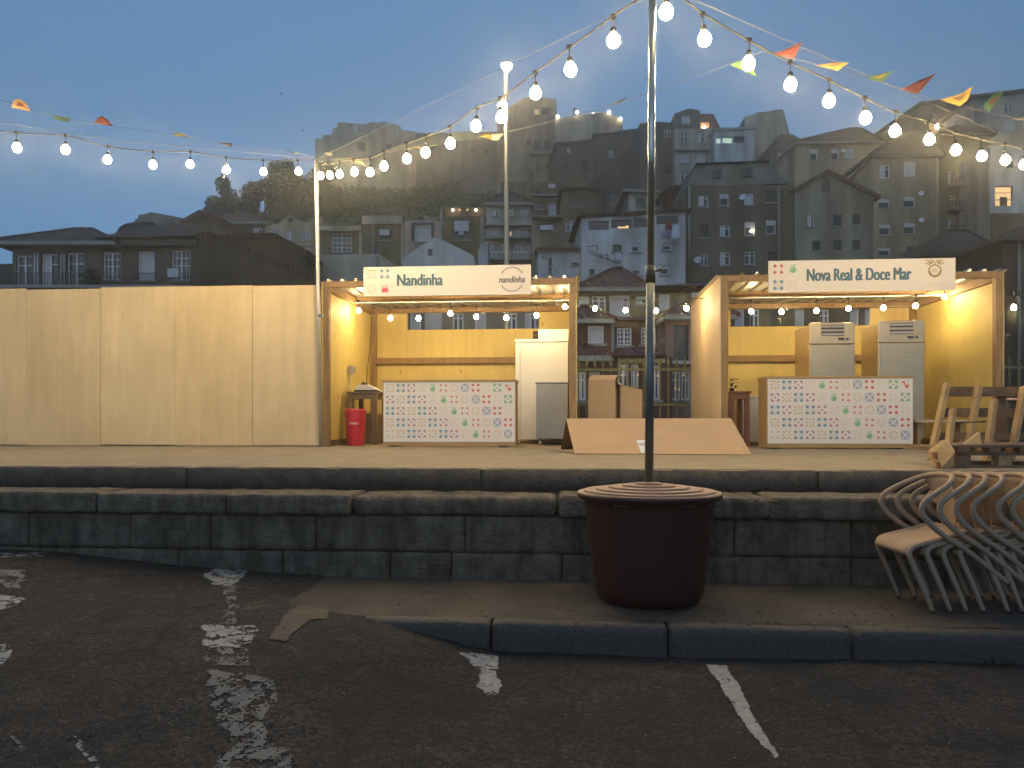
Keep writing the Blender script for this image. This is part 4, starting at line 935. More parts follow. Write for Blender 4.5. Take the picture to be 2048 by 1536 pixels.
# ------------------------------------------------------------------ stacked chairs
CH = M('chair_taupe_paint', (.36, .255, .17), .75, spec=.2, nz=.08, nscale=6); CHF = M('chair_foot', (.02, .02, .02), .6)
base = D(1865, HY, 4.73); lat = 2.477
base = Vector((lat*CP-4.73*SP, lat*SP+4.73*CP, ZV+.004))
def make_chair():
    o = thing('bistro_chair', 'x', 'chair', tuple(base), PSI, 'nested taupe metal armchairs')
    h = .245
    rail = [(.443, -.20, .177), (.202, -.215, .364), (.06, -.23, .452), (-.045, -h, .537), (-.086, -h, .60), (-.078, -h, .65), (-.03, -h+.005, .69), (.07, -.215, .745), (.145, -.15, .785), (.178, -.07, .80), (.185, 0, .803),
            (.178, .07, .80), (.145, .15, .785), (.07, .215, .745), (-.03, h-.005, .69), (-.078, h, .65), (-.086, h, .60), (-.045, h, .537), (.06, .23, .452), (.202, .215, .364), (.443, .20, .177)]
    m = MB(); m.tube(spline(rail, 6), .0162, CH, 12); sub('arm_rail', m, o)
    for s_ in (-1, 1):
        m = MB(); m.tube(spline([(0, .2*s_, .012), (-.06, .2*s_, .16), (-.128, .198*s_, .318), (-.135, .197*s_, .355), (-.115, .196*s_, .385), (-.07, .195*s_, .402), (.07, .19*s_, .437), (.22, .185*s_, .48)], 6), [.0125]*3+[.014]*3+[.016]*37, CH, 10)
        lg = sub('leg', m, o); m = MB(); m.tube([(.003, .2*s_, 0), (-.004, .2*s_, .022)], .0115, CHF, 10); m.build('foot_cap', lg)
        m = MB(); m.tube([(.443, .2*s_, .177), (.452, .2*s_, .17)], .0135, CHF, 10); m.build('foot_cap', lg)
    # seat with rolled front edge
    prof = [(-.152, .338), (-.152, .358), (-.143, .380), (-.122, .397), (-.09, .408), (0, .428), (.1, .45), (.23, .487)]
    m = MB(); vs_ = []; n1 = 9
    for k, (x, z) in enumerate(prof):
        for j in range(n1):
            y = -.195+.39*j/(n1-1); vs_.append((x, y, z-.008*math.sin(math.pi*j/(n1-1))*(1 if k > 3 else 0)))
    fs_ = [(k*n1+j, (k+1)*n1+j, (k+1)*n1+j+1, k*n1+j+1) for k in range(len(prof)-1) for j in range(n1-1)]
    m.raw(vs_, fs_, CH, True); so = sub('seat', m, o); sd = so.modifiers.new('sheet', 'SOLIDIFY'); sd.thickness = .004
    m = MB(); vs_ = []
    for k in range(9):
        t = k/8; hw = .075+.085*t**1.3; zc = .478+.315*t; xc = .228+.0*t-.045*t**2
        for j in range(9):
            s_ = -1+j/4; y = hw*s_; vs_.append((xc-.035*s_*s_*(.3+.9*t)-.0, y, zc-(.012*s_*s_*t)))
    m.raw(vs_, [(k*9+j, k*9+j+1, (k+1)*9+j+1, (k+1)*9+j) for k in range(8) for j in range(8)], CH, True); so = sub('backrest', m, o); sd = so.modifiers.new('sheet', 'SOLIDIFY'); sd.thickness = .004
    m = MB(); m.tube([(.03, -.19, .42), (.03, .19, .42)], .008, CH, 8); m.tube([(.215, -.185, .474), (.215, .185, .474)], .008, CH, 8); sub('stretcher', m, o)
    return o
ORD = ['front', 'second', 'third', 'fourth', 'fifth', 'sixth', 'seventh', 'eighth', 'ninth']
ch0 = make_chair(); offs = [0, .105, .20, .30, .445, .53, .61, .70]
for i, dx in enumerate(offs):
    k = ch0 if i == 0 else copy_tree(ch0)
    if i: k.location = base+Vector((CP, SP, 0))*dx+Vector((0, 0, .0))
    k['label'] = ('taupe metal armchair at the left front of the nested row, its whole seat in view' if i == 0 else '%s taupe metal armchair counted from the left in the nested row beside the stone wall' % ORD[i])

# ------------------------------------------------------------------ houses on the hillside
WALLC = {}
def wm(k):
    C_ = dict(white=(.62, .66, .70), bluewhite=(.50, .56, .62), cream=(.40, .38, .31), beige=(.30, .285, .23), grey=(.17, .175, .16), dgrey=(.095, .098, .088), green=(.20, .215, .19), brown=(.10, .082, .06),
              dark=(.055, .05, .042), olive=(.13, .125, .08), pink=(.36, .31, .33), maroon=(.075, .032, .03), rose=(.26, .19, .19), stone=(.22, .215, .18), slate=(.14, .16, .165), bluegrey=(.26, .30, .33), lgrey=(.33, .34, .31), tan=(.24, .225, .185))[k]
    g_ = (1.3, 1.22, 1.12) if k in ('white', 'bluewhite') else (1.9, 1.6, 1.25)  # warms and lifts the wall colours in place of flare and lamplight
    C_ = tuple(min(.72, v*q) for v, q in zip(C_, g_))
    return M('wall_'+k, C_, .85, nz=.35, nscale=.6, dirt=.5)
RT = rooftile('roof_tiles_terracotta', (.26, .12, .08)); RTD = rooftile('roof_tiles_dark', (.12, .075, .05)); RTB = rooftile('roof_tiles_brown', (.19, .11, .07)); RTR = rooftile('roof_tiles_red', (.24, .09, .065))
CONC = M('concrete_trim', (.3, .3, .28), .8, nz=.3, nscale=1)
class Bld:
    def __init__(s, name, label, d, x0, x1, top, wall, T=8, rot=0, cat='house', group=None, base=None, wins=(), sill=False):
        s.d = d; s.cx = (x0+x1)/2; s.T = T
        loc = D(s.cx, HY, d); zs = [ground(*D(q, HY, d+k).xy) for q in (x0, s.cx, x1) for k in (0, T)]
        s.z0 = min(zs)-1.; loc.z = 0
        s.root = thing(name, label, cat, tuple(loc), PSI+R(rot), group)
        prof = [(x0, top), (x1, top)] if not isinstance(top, (list, tuple)) else list(top)
        s.prof = [(s.lx(px), s.lz(py)) for px, py in prof]
        zr = min(z for _, z in s.prof); X0, X1 = s.prof[0][0], s.prof[-1][0]
        holes = []; flat = []
        for w in wins:
            a, b_, c_, e = s.lx(w[0]), s.lx(w[2]), s.lz(w[3]), s.lz(w[1])
            (holes if e < zr-.02 and a > X0+.02 and b_ < X1-.02 and c_ > s.z0+.2 else flat).append((a, b_, c_, e, w[4]))
        m = MB(); gx = sorted({X0, X1}|{h[0] for h in holes}|{h[1] for h in holes}); gz = sorted({s.z0, zr}|{h[2] for h in holes}|{h[3] for h in holes})
        W_ = wm(wall) if isinstance(wall, str) else wall
        for i in range(len(gx)-1):
            for j in range(len(gz)-1):
                xm, zm = (gx[i]+gx[i+1])/2, (gz[j]+gz[j+1])/2
                if any(h[0] < xm < h[1] and h[2] < zm < h[3] for h in holes): continue
                m.face([(gx[i], 0, gz[j]), (gx[i+1], 0, gz[j]), (gx[i+1], 0, gz[j+1]), (gx[i], 0, gz[j+1])], W_)
        dp = .16 if d < 75 else .22
        for (a, b_, c_, e, k) in holes:
            for q in ([(a, 0, c_), (a, 0, e), (a, dp, e), (a, dp, c_)], [(b_, 0, e), (b_, 0, c_), (b_, dp, c_), (b_, dp, e)], [(a, 0, e), (b_, 0, e), (b_, dp, e), (a, dp, e)], [(b_, 0, c_), (a, 0, c_), (a, dp, c_), (b_, dp, c_)]): m.face(q, W_)
        m.face([(X0, T, s.z0), (X0, 0, s.z0), (X0, 0, zr), (X0, T, zr)], W_); m.face([(X1, 0, s.z0), (X1, T, s.z0), (X1, T, zr), (X1, 0, zr)], W_)
        m.face([(X1, T, s.z0), (X0, T, s.z0), (X0, T, zr), (X1, T, zr)], W_)
        pts = [(X0, zr)]+[p for p in s.prof if p[1] > zr+1e-3 or 1]+[(X1, zr)]
        cl = []
        for p in pts:
            if not cl or (abs(cl[-1][0]-p[0]) > 1e-4 or abs(cl[-1][1]-p[1]) > 1e-4): cl.append(p)
        if max(z for _, z in cl) > zr+.01:
            m.prism(cl[::-1] if False else [cl[0]]+cl[1:][::-1] if False else cl[::-1], 0, T, W_)
        else: m.face([(X0, 0, zr), (X1, 0, zr), (X1, T, zr), (X0, T, zr)], W_)
        m.build('wall', s.root)
        for h in holes: s.win(*h, dp)
        for h in flat: s.win(*h, -.02)
    def lx(s, px): return (px-s.cx)/F*s.d
    def lz(s, py): return EYE+(HY-py)/F*s.d
    def win(s, a, b_, c_, e, k, y):
        fw = max(.06, s.d*.0011); fr = FRD if k in 'dkLe' else FRW; m = MB(); yo = y-.05
        if k != 'e':
            m.box(a, a+fw, yo, y, c_, e, fr); m.box(b_-fw, b_, yo, y, c_, e, fr); m.box(a+fw, b_-fw, yo, y, e-fw, e, fr); m.box(a+fw, b_-fw, yo, y, c_, c_+fw, fr)
            if k in 'wgl': m.box((a+b_)/2-fw*.6, (a+b_)/2+fw*.6, yo, y, c_+fw, e-fw, fr)
            if k == 'g':
                for t in (.25, .5, .75): m.box(a+fw, b_-fw, yo+.01, y, c_+(e-c_)*t-fw*.3, c_+(e-c_)*t+fw*.3, fr)
                for t in (.25, .75): m.box(a+(b_-a)*t-fw*.25, a+(b_-a)*t+fw*.25, yo+.015, y, c_+fw, e-fw, fr)
            if k in 'hH': m.box(a-fw*.3, b_+fw*.3, yo-.04, y-.055, e-(e-c_)*.38, e+fw*.4, CURT)
            if k == 'w': m.box(a+fw, b_-fw, yo+.01, y, c_+(e-c_)*.68, c_+(e-c_)*.68+fw*.7, fr)
        f_ = m.build('window', s.root) if m.v else None
        pm = {'c': CURT, 's': CURT, 'l': LITW, 'L': LITW, 'G': LITC, 'm': LITD, 'b': M('blind_blue_white', (.42, .46, .5), .7)}.get(k, GLASS)
        q = MB(); yy = y-.008 if y < 0 else y+.004
        q.face([(a, yy, c_), (b_, yy, c_), (b_, yy, e), (a, yy, e)], pm)
        if k in 'wg' and random.random() < .35: q.face([(a+fw, yy-.004, c_), ((a+b_)/2, yy-.004, c_), ((a+b_)/2, yy-.004, e), (a+fw, yy-.004, e)], CURT)
        q.build('pane' if f_ else 'opening', f_ or s.root)
        if y > 0 and k not in 'eLG':
            m = MB(); m.box(a-.08, b_+.08, -.09, .0, c_-.09, c_-.002, CONC); m.build('sill', f_ or s.root)
        return f_
    def cap(s, mat=None, t=.18, over=.3, name='roof'):
        pr = s.prof; m = MB(); top = [(x, z+t) for x, z in pr]
        pr2 = [list(p) for p in pr]; 
        def ext(p, q):
            dx, dz = p[0]-q[0], p[1]-q[1]; L = math.hypot(dx, dz); return (p[0]+dx/L*over, p[1]+dz/L*over)
        lo = [ext(pr[0], pr[1])]+pr[1:-1]+[ext(pr[-1], pr[-2])]
        lo = [(x, z+.004) for x, z in lo]; hi = [(x, z+t) for x, z in lo]
        m.prism(lo+hi[::-1], -over, s.T+.2, mat or RTD); m.build(name, s.root); return s
    def hip(s, e0, e1, ye, r0, r1, yr, mat=None, over=.5, back=None):
        T = s.T; X0, X1, ze = s.lx(e0), s.lx(e1), s.lz(ye); k = (s.d+T/2)/s.d
        R0, R1, zr = s.lx(r0)*k+(s.cx-CX)/F*0, s.lx(r1)*k, EYE+(HY-yr)/F*(s.d+T/2)
        off = (s.cx-CX)/F*(T/2); R0 += off; R1 += off; y0, y1 = -over, T+over; m = MB(); mt = mat or RTD
        v = [(X0, y0, ze), (X1, y0, ze), (X1, y1, ze), (X0, y1, ze), (R0, T/2, zr), (R1, T/2, zr)]
        m.raw(v, [(0, 1, 5, 4), (1, 2, 5), (2, 3, 4, 5), (3, 0, 4)], mt)
        m.box(X0+.02, X1-.02, y0+.02, y1-.02, ze-.16, ze-.002, CONC if mt is not RTD else FRD)
        m.tube([(X0, y0, ze), (R0, T/2, zr)], .09, mt, 6); m.tube([(X1, y0, ze), (R1, T/2, zr)], .09, mt, 6); m.tube([(R0, T/2, zr), (R1, T/2, zr)], .09, mt, 6)
        m.build('roof', s.root); return s
    def box(s, name, x0, y0, x1, y1, mat, ya=-.6, yb=-.002):
        m = MB(); m.box(s.lx(x0), s.lx(x1), ya, yb, s.lz(y1), s.lz(y0), mat); return m.build(name, s.root)
    def rail(s, x0, y0, x1, y1, n=14, mat=None, ya=-.8):
        m = MB(); a, b_, z0, z1 = s.lx(x0), s.lx(x1), s.lz(y1), s.lz(y0); mt = mat or FRD; r = s.d*.00045
        m.box(a, b_, ya-r, ya+r, z1-2*r, z1, mt)
        for i in range(n+1): x = a+(b_-a)*i/n; m.box(x-r*.6, x+r*.6, ya-r*.5, ya+r*.5, z0, z1-2*r, mt)
        m.build('balcony_rail', s.root); return s
    def slab(s, x0, x1, y, mat=None, d_=.8): s.box('balcony', x0, y, x1, y+4*50/s.d, mat or CONC, -d_-.1, -.002); return s
    def chimney(s, px, y0, y1, w=.5, yy=2): 
        x = s.lx(px); m = MB(); m.box(x-w/2, x+w/2, yy, yy+w, s.lz(y1), s.lz(y0), wm('stone')); m.box(x-w/2-.06, x+w/2+.06, yy-.06, yy+w+.06, s.lz(y0), s.lz(y0)+.1, CONC); m.build('chimney', s.root); return s
    def dish(s, px, py, r=.4):
        r *= .55
        m = MB(); m.lathe([(0, 0), (r*.5, .04), (r, .14), (r*.98, .15), (r*.5, .06), (0, .02)], (0, 0, 0), FRW, 16); o = m.build('satellite_dish', s.root); o.location = (s.lx(px), -.3, s.lz(py)); o.rotation_euler = (R(70), 0, R(-25)); return s
    def pipe(s, px, y0, y1): m = MB(); m.tube([(s.lx(px), -.06, s.lz(y0)), (s.lx(px), -.06, s.lz(y1))], .05+s.d*.0004, CONC, 6); m.build('drainpipe', s.root); return s

H = 'house'
# --- ridge
b = Bld(H, 'pale ruined looking block with a stepped left side at the left end of the ridge', 122, 632, 832, [(632, 281), (646, 281), (646, 273), (666, 272), (666, 259), (675, 257), (676, 246), (735, 249), (736, 244), (764, 243), (766, 240), (783, 246), (800, 248), (802, 257), (830, 259), (832, 262)], 'lgrey', 14, 6,
        wins=[(709, 252, 724, 267, 'w'), (716, 284, 731, 302, 'd'), (754, 253, 760, 260, 'd'), (772, 285, 784, 300, 'd')])
m = MB(); m.tube([(b.lx(740), 4, b.lz(244)), (b.lx(740), 4, b.lz(232))], .08, FRD, 5); m.build('aerial', b.root)
Bld(H, 'long low dull building between the pale block and the tower house on the ridge', 118, 832, 996, [(832, 265), (870, 266), (930, 263), (996, 264)], 'grey', 12, 0, wins=[(941, 293, 951, 306, 'd'), (967, 296, 977, 308, 'd'), (910, 282, 917, 292, 'd'), (860, 290, 868, 300, 'd')])
b = Bld('tower_house', 'tall square tower house on the ridge with a slanting parapet and one lit window', 116, 1015, 1112, [(1015, 214), (1051, 194), (1080, 196), (1112, 200)], 'tan', 14, -5,
        wins=[(1068, 217, 1079, 230, 'm'), (1084, 216, 1097, 230, 'd'), (1068, 282, 1081, 302, 'd'), (1088, 280, 1102, 300, 'd'), (1053, 280, 1062, 292, 'd'), (1072, 332, 1081, 344, 'd'), (1093, 332, 1103, 343, 'w')])
b.box('ledge', 1060, 308, 1112, 312, CONC, -1.2)
Bld(H, 'narrow lower house leaning against the left side of the ridge tower', 117, 994, 1019, [(994, 240), (1004, 236), (1019, 230)], 'tan', 10, wins=[(1000, 270, 1010, 284, 'd')])
b = Bld('bastion_building', 'plain grey bastion like building with a lamp lit awning on its roof terrace', 114, 1110, 1246, [(1110, 239), (1150, 232), (1190, 226), (1215, 225), (1230, 230), (1246, 239)], 'lgrey', 16, 3,
        wins=[(1134, 258, 1138, 263, 'l'), (1154, 255, 1157, 259, 'l'), (1159, 257, 1162, 261, 'l'), (1186, 250, 1190, 255, 'l'), (1134, 285, 1144, 295, 'd'), (1170, 282, 1180, 293, 'd')])
TENT = M('awning_cloth', (.65, .5, .42), .7)
m = MB(); zt_ = b.lz(227)
for (x0, x1, ya, yb) in ((1123, 1188, 236, 217), (1188, 1212, 217, 214), (1212, 1237, 214, 229)):
    m.raw([(b.lx(x0), 1.5, b.lz(ya)), (b.lx(x1), 1.5, b.lz(yb)), (b.lx(x1), 7, b.lz(yb)+.6), (b.lx(x0), 7, b.lz(ya)+.6), (b.lx(x0), 1.5, b.lz(ya)-.12), (b.lx(x1), 1.5, b.lz(yb)-.12), (b.lx(x1), 7, b.lz(yb)+.48), (b.lx(x0), 7, b.lz(ya)+.48)], [(0, 1, 2, 3), (7, 6, 5, 4), (0, 4, 5, 1), (3, 2, 6, 7)], TENT)
for x, y in ((1160, 226), (1188, 219), (1212, 216), (1234, 228)): m.box(b.lx(x)-.05, b.lx(x)+.05, 1.55, 1.65, b.lz(236), b.lz(y)-.1, CONC)
m.build('awning', b.root)
for x, y in ((1114.5, 236), (1153.5, 227), (1189, 222.5), (1218, 225), (1241, 238)):
    m = MB(); m.lathe([(0, -.22), (.2, -.1), (.22, .05), (.1, .2), (0, .22)], (b.lx(x), -.3 if x != 1189 else 1.2, b.lz(y)), LAMPW, 10); m.build('terrace_lamp', b.root)
# person on the terrace
SKN = M('dark_clothes', (.05, .05, .055), .8)
def skin_person(label, loc, sc=1):
    me = bpy.data.meshes.new('person'); J = [(0, 0, .95), (0, 0, 1.2), (0, 0, 1.42), (0, 0, 1.52), (0, 0, 1.66), (.18, 0, 1.4), (.24, .02, 1.15), (.18, -.12, 1.05), (-.18, 0, 1.4), (-.24, .02, 1.15), (-.2, -.1, .95), (.1, 0, .9), (.12, 0, .48), (.13, 0, .06), (.13, -.14, .03), (-.1, 0, .9), (-.12, .02, .48), (-.13, 0, .06), (-.13, -.14, .03)]
    Ed = [(0, 1), (1, 2), (2, 3), (3, 4), (2, 5), (5, 6), (6, 7), (2, 8), (8, 9), (9, 10), (0, 11), (11, 12), (12, 13), (13, 14), (0, 15), (15, 16), (16, 17), (17, 18)]
    Rr = [.15, .15, .15, .06, .11, .06, .045, .035, .06, .045, .035, .09, .065, .045, .035, .09, .065, .045, .035]
    me.from_pydata(J, Ed, []); o = bpy.data.objects.new('person', me); COL.objects.link(o); o.location = loc; o.rotation_euler.z = PSI
    sk = o.modifiers.new('skin', 'SKIN')
    for i, v in enumerate(me.skin_vertices[0].data if me.skin_vertices else []): v.radius = (Rr[i], Rr[i]*.8)
    o.modifiers.new('sub', 'SUBSURF').levels = 1; me.materials.append(SKN); return tag(o, label, 'person')
ptf = D(1149, 232, 118)
try:
    po = bpy.data.objects.new('x', bpy.data.meshes.new('x'))
    pe = skin_person('person in dark clothes standing on the terrace of the grey bastion building', (ptf.x, ptf.y, ptf.z-.25))
    if not pe.data.skin_vertices:
        bpy.context.view_layer.objects.active = pe; pe.select_set(True)
except Exception as ex: print('person', ex)
Bld(H, 'broad dark brown block with small openings in the middle of the ridge', 110, 1188, 1281, [(1188, 272), (1230, 270), (1240, 267), (1281, 263)], 'brown', 14, -3, wins=[(1217, 300, 1227, 316, 'w'), (1254, 307, 1263, 319, 'd'), (1196, 300, 1203, 312, 'd'), (1236, 340, 1248, 358, 'd'), (1262, 342, 1270, 356, 'd')]).cap(RTD, .3, .3)
Bld(H, 'dark brown house with a tall shadowy opening left of the broad dark block', 106, 1114, 1190, [(1114, 291), (1150, 288), (1190, 281)], 'brown', 12, 4, wins=[(1163, 319, 1176, 345, 'd'), (1128, 325, 1138, 341, 'd'), (1134, 296, 1141, 306, 'w')]).cap(RTD, .3, .3)
Bld(H, 'tall bare concrete house just left of the gabled pale blue house on the ridge', 98, 1280, 1350, [(1280, 246), (1318, 243), (1350, 246)], 'stone', 12, 0, wins=[(1328, 259, 1342, 274, 'w'), (1290, 268, 1298, 282, 'd'), (1330, 331, 1342, 350, 'd'), (1330, 377, 1342, 384, 'G'), (1289, 318, 1297, 332, 'd'), (1311, 300, 1319, 313, 'd')])
b = Bld('tall_house', 'tall pale blue house with a dark gabled top storey and a lamp lit loggia', 96, 1350, 1430, 257, 'bluegrey', 12, -2, wins=[(1361, 265, 1377, 286, 'w'), (1394, 265, 1410, 286, 'w'), (1361, 304, 1379, 326, 'c'), (1394, 304, 1411, 326, 'c'), (1361, 342, 1379, 363, 'w'), (1394, 342, 1410, 363, 'w')])
b.box('ledge', 1349, 299, 1431, 303, CONC, -.6)
m = MB(); m.prism([(b.lx(px), b.lz(py)) for px, py in [(1350, 257), (1401, 257), (1401, 219.5), (1379, 214.6), (1350, 224.5)]], .3, 9, wm('dgrey')); m.build('attic', b.root)
b.win(b.lx(1365), b.lx(1381), b.lz(247), b.lz(231), 'c', .28)
m = MB(); m.prism([(b.lx(px), b.lz(py)) for px, py in [(1402, 262), (1449, 262), (1430, 222.5), (1402, 222)]], .9, 8, M('loggia_brick', (.16, .075, .04), .85)); m.build('loggia', b.root)
m = MB(); m.box(b.lx(1404), b.lx(1421), .86, .89, b.lz(252), b.lz(240), M('lit_loggia_wall', (1, .5, .2), .6, emit=.10)); m.build('lamplight_patch', b.root)  # glowing slab paints the lamp's orange light onto the loggia wall
m = MB(); m.lathe([(0, -.2), (.2, 0), (0, .2)], (b.lx(1410), .5, b.lz(252)), LAMPW, 10); m.build('lamp', b.root)
b = Bld(H, 'low white annex with a long strip window lit greenish at its left end', 94, 1429, 1511, [(1429, 263), (1470, 262), (1511, 257)], 'bluewhite', 10, 3, wins=[(1431, 275, 1443, 288, 'G'), (1444, 274, 1466, 287, 'G'), (1467, 272, 1489, 284, 'd')]); b.cap(CONC, .35, .2)
Bld(H, 'windowless weathered block with an uneven top right of the low white annex', 97, 1491, 1577, [(1491, 231), (1510, 228), (1512, 223), (1530, 224), (1548, 220), (1566, 219.6), (1577, 262)], 'lgrey', 14, -4)
Bld(H, 'small dark house filling the dip right of the windowless weathered block', 92, 1540, 1604, [(1540, 292), (1560, 268), (1585, 268), (1604, 280)], 'olive', 10, 0, wins=[(1555, 305, 1563, 315, 'w'), (1568, 303, 1576, 314, 'w')])
# --- right side
b = Bld(H, 'mid height beige house with a brown hipped roof and a dish between three shuttered windows', 70, 1590, 1750, 287, 'beige', 12, 0, wins=[(1619.5, 298, 1635.6, 321, 'h'), (1662, 298, 1678, 319.5, 'h'), (1690, 297, 1707, 318, 'c')])
b.hip(1586, 1765, 286, 1700, 1722, 256, RTB).dish(1684, 305).chimney(1670, 268, 290)
b = Bld(H, 'dark brown house on the right skyline with one bright lamp', 80, 1840, 1950, [(1840, 213), (1890, 207), (1925, 193), (1950, 198)], 'brown', 12, 4, wins=[(1922, 243, 1936, 264, 'w'), (1906, 215, 1916, 226, 'd'), (1858, 228, 1868, 240, 'd')]); b.cap(RTD, .3, .4)
m = MB(); m.lathe([(0, -.3), (.16, -.15), (.16, .25), (0, .35)], (b.lx(1867), -.5, b.lz(258)), LAMPW, 10); m.build('wall_lamp', b.root)
b = Bld(H, 'pale blue apartment house cut by the right edge of the photo on the skyline', 74, 1950, 2130, [(1950, 197), (2000, 192), (2060, 186), (2130, 180)], 'bluegrey', 12, -3, wins=[(2010, 205, 2027, 225, 'w'), (1960.6, 246, 1984.5, 267, 'b'), (2010, 241, 2031, 262, 'b'), (1966, 209, 1980, 226, 'w'), (2046, 240, 2064, 261, 'w')]); b.cap(RTD, .3, .5)
b = Bld(H, 'narrow olive house with three rows of balcony doors', 62, 1878, 1981, 270, 'olive', 10, 0, wins=[(x, y, x+14, y+29, 'w') for y in (342, 390, 437) for x in (1896, 1922, 1950) if not (x == 1922 and y == 437)]+[(1922, 437, 1936, 466, 'm')])
for y in (374, 421, 468): b.slab(1890, 1975, y)
for y in (360, 407, 453): b.rail(1890, y, 1975, y+14, 24)
b.hip(1872, 1990, 268, 1910, 1960, 252, RTD)
b = Bld(H, 'tall white house at the right edge with one big lamp lit window', 58, 1980, 2140, 292, 'bluewhite', 10, 0, wins=[(1990, 371.6, 2026, 413, 'L'), (2012, 318, 2028, 336, 'd')])
m = MB(); m.box(b.lx(1990), b.lx(2026), -.05, -.012, b.lz(400)-.03, b.lz(400)+.03, FRD); m.box(b.lx(1990), b.lx(2026), -.05, -.012, b.lz(386)-.02, b.lz(386)+.02, FRD); m.box(b.lx(2001), b.lx(2014), -.012, .12, b.lz(411), b.lz(394), FRD); m.build('window_bars', b.root)
m = MB(); m.prism([(b.lx(1980), b.lz(428)), (b.lx(2140), b.lz(426)), (b.lx(2140), b.lz(400)), (b.lx(1980), b.lz(426.5))], -.03, -.012, wm('brown')); 
b.box('lower_storey', 1981, 428, 2140, 560, wm('brown'), -.25)
b = Bld(H, 'broad tan house with roller shutters, right of the grey green gabled house', 56, 1700, 1877, [(1700, 361), (1742, 318), (1800, 313), (1877, 308)], 'tan', 12, 0,
        wins=[(1759, 331.5, 1777.6, 357, 'w'), (1807.5, 325, 1829, 353, 'c'), (1757, 397, 1780, 417, 'h'), (1807.5, 393, 1831, 414, 'h'), (1758, 447.6, 1781.6, 470, 'h'), (1808, 445, 1831, 468, 'h'), (1757, 495, 1781, 512, 'h'), (1813, 492, 1831, 510, 'd')])
b.dish(1838, 391, .35).dish(1839, 444, .35).pipe(1874, 310, 540)
b.hip(1735, 1886, 311, 1815, 1852, 262, RTD, .3)
m = MB(); m.bar((b.lx(1697), -.2, b.lz(362)), (b.lx(1742), -.2, b.lz(315)), .5, .18, RTB); m.build('verge', b.root)
b = Bld('gabled_house', 'grey green gabled house with a small pointed attic window', 50, 1589, 1747, [(1589, 384), (1652, 348), (1747, 395)], 'green', 12, 0,
        wins=[(1614.7, 430, 1629.4, 453, 'w'), (1667, 429, 1683, 452, 'd'), (1705, 428, 1721, 450, 'd'), (1624.6, 481, 1640.6, 502, 'd'), (1667, 480, 1683, 501, 'd'), (1705, 480, 1721, 501, 'd')])
b.cap(RTB, .22, .35).pipe(1591, 386, 540)
m = MB(); m.prism([(b.lx(px), b.lz(py)) for px, py in [(1644, 385), (1660, 385), (1660, 366), (1652, 355.5), (1644, 366)]], -.03, .1, FRD); m.build('attic_window', b.root)
b = Bld('mansard_house', 'big dark grey apartment house with a mansard attic and four windows per storey', 50, 1376, 1588, 370, 'dgrey', 14, 0,
        wins=[(1397, 390, 1417, 412.6, 'w'), (1439.5, 387, 1458, 411, 'h'), (1488, 385, 1507.6, 410, 'c'), (1531, 380, 1551, 405, 'd'), (1398.6, 448.6, 1416, 474.6, 'd'), (1440, 450, 1460, 473, 'w'), (1489, 443.6, 1510, 471, 'H'), (1532, 440, 1552, 467, 'h'),
              (1400, 507.5, 1417, 531.5, 'w'), (1440, 504, 1460.5, 530, 'w'), (1489.7, 503, 1510.5, 529, 'w'), (1536, 504, 1551, 522, 'd')])
b.box('cornice', 1373, 365, 1590, 370, CONC, -.35, 1).pass_through if False else None
b.dish(1483, 399, .4).dish(1394, 524, .45).pipe(1557, 372, 540).pipe(1378, 372, 540)
X = b.lx; Z = b.lz
m = MB(); v = [(X(1378), .3, Z(369)), (X(1583), .3, Z(364)), (X(1583), 13, Z(364)), (X(1378), 13, Z(369)), (X(1402), 1.3, Z(316)), (X(1548), 1.3, Z(311)), (X(1548), 12, Z(311)), (X(1402), 12, Z(316))]
m.raw(v, [(0, 1, 5, 4), (1, 2, 6, 5), (2, 3, 7, 6), (3, 0, 4, 7)], wm('slate')); m.build('mansard_attic', b.root)
m = MB(); m.raw([(X(1400), .9, Z(316.5)), (X(1550), .9, Z(311)), (X(1550), 12.4, Z(311)), (X(1400), 12.4, Z(316.5)), (X(1452), 6, Z(284)), (X(1500), 6, Z(284))], [(0, 1, 5, 4), (1, 2, 5), (2, 3, 4, 5), (3, 0, 4), (3, 2, 1, 0)], RTB); m.build('roof', b.root)
for (x0, x1, y0, y1) in ((1430, 1447, 332, 351), (1491, 1509, 328, 348)):
    m = MB(); m.box(X(x0), X(x1), .45, 1.4, Z(y1), Z(y0), wm('slate')); d_ = m.build('dormer', b.root); m = MB(); m.box(X(x0+2), X(x1-2), .42, .449, Z(y1-1), Z(y0+2), FRD); m.build('pane', d_)
# lit thing at third window second row
m = MB(); m.lathe([(0, -.12), (.12, 0), (0, .12)], (X(1504), .05, Z(461)), LAMPW, 8); m.build('lamp', b.root)
# low roofs bottom right
b = Bld(H, 'low tiled roof house with white windows behind the right end of the right stall', 36, 1840, 2080, 509, 'dark', 10, 0, wins=[(1911, 513, 1947, 541, 'w'), (1962, 512, 2007, 541, 'w')]); b.hip(1836, 2000, 508, 1893, 1935, 462, RTD).pipe(2024, 480, 800)
b = Bld(H, 'dark house behind the iron fence at the right edge with a drainpipe', 32, 2004, 2160, 480, 'dark', 8, 0, wins=[(2006, 620, 2013, 668, 'b'), (2050, 540, 2075, 590, 'w'), (2060, 640, 2085, 690, 'w')]); b.hip(1985, 2180, 478, 2060, 2120, 450, RTD).pipe(2036, 480, 830)
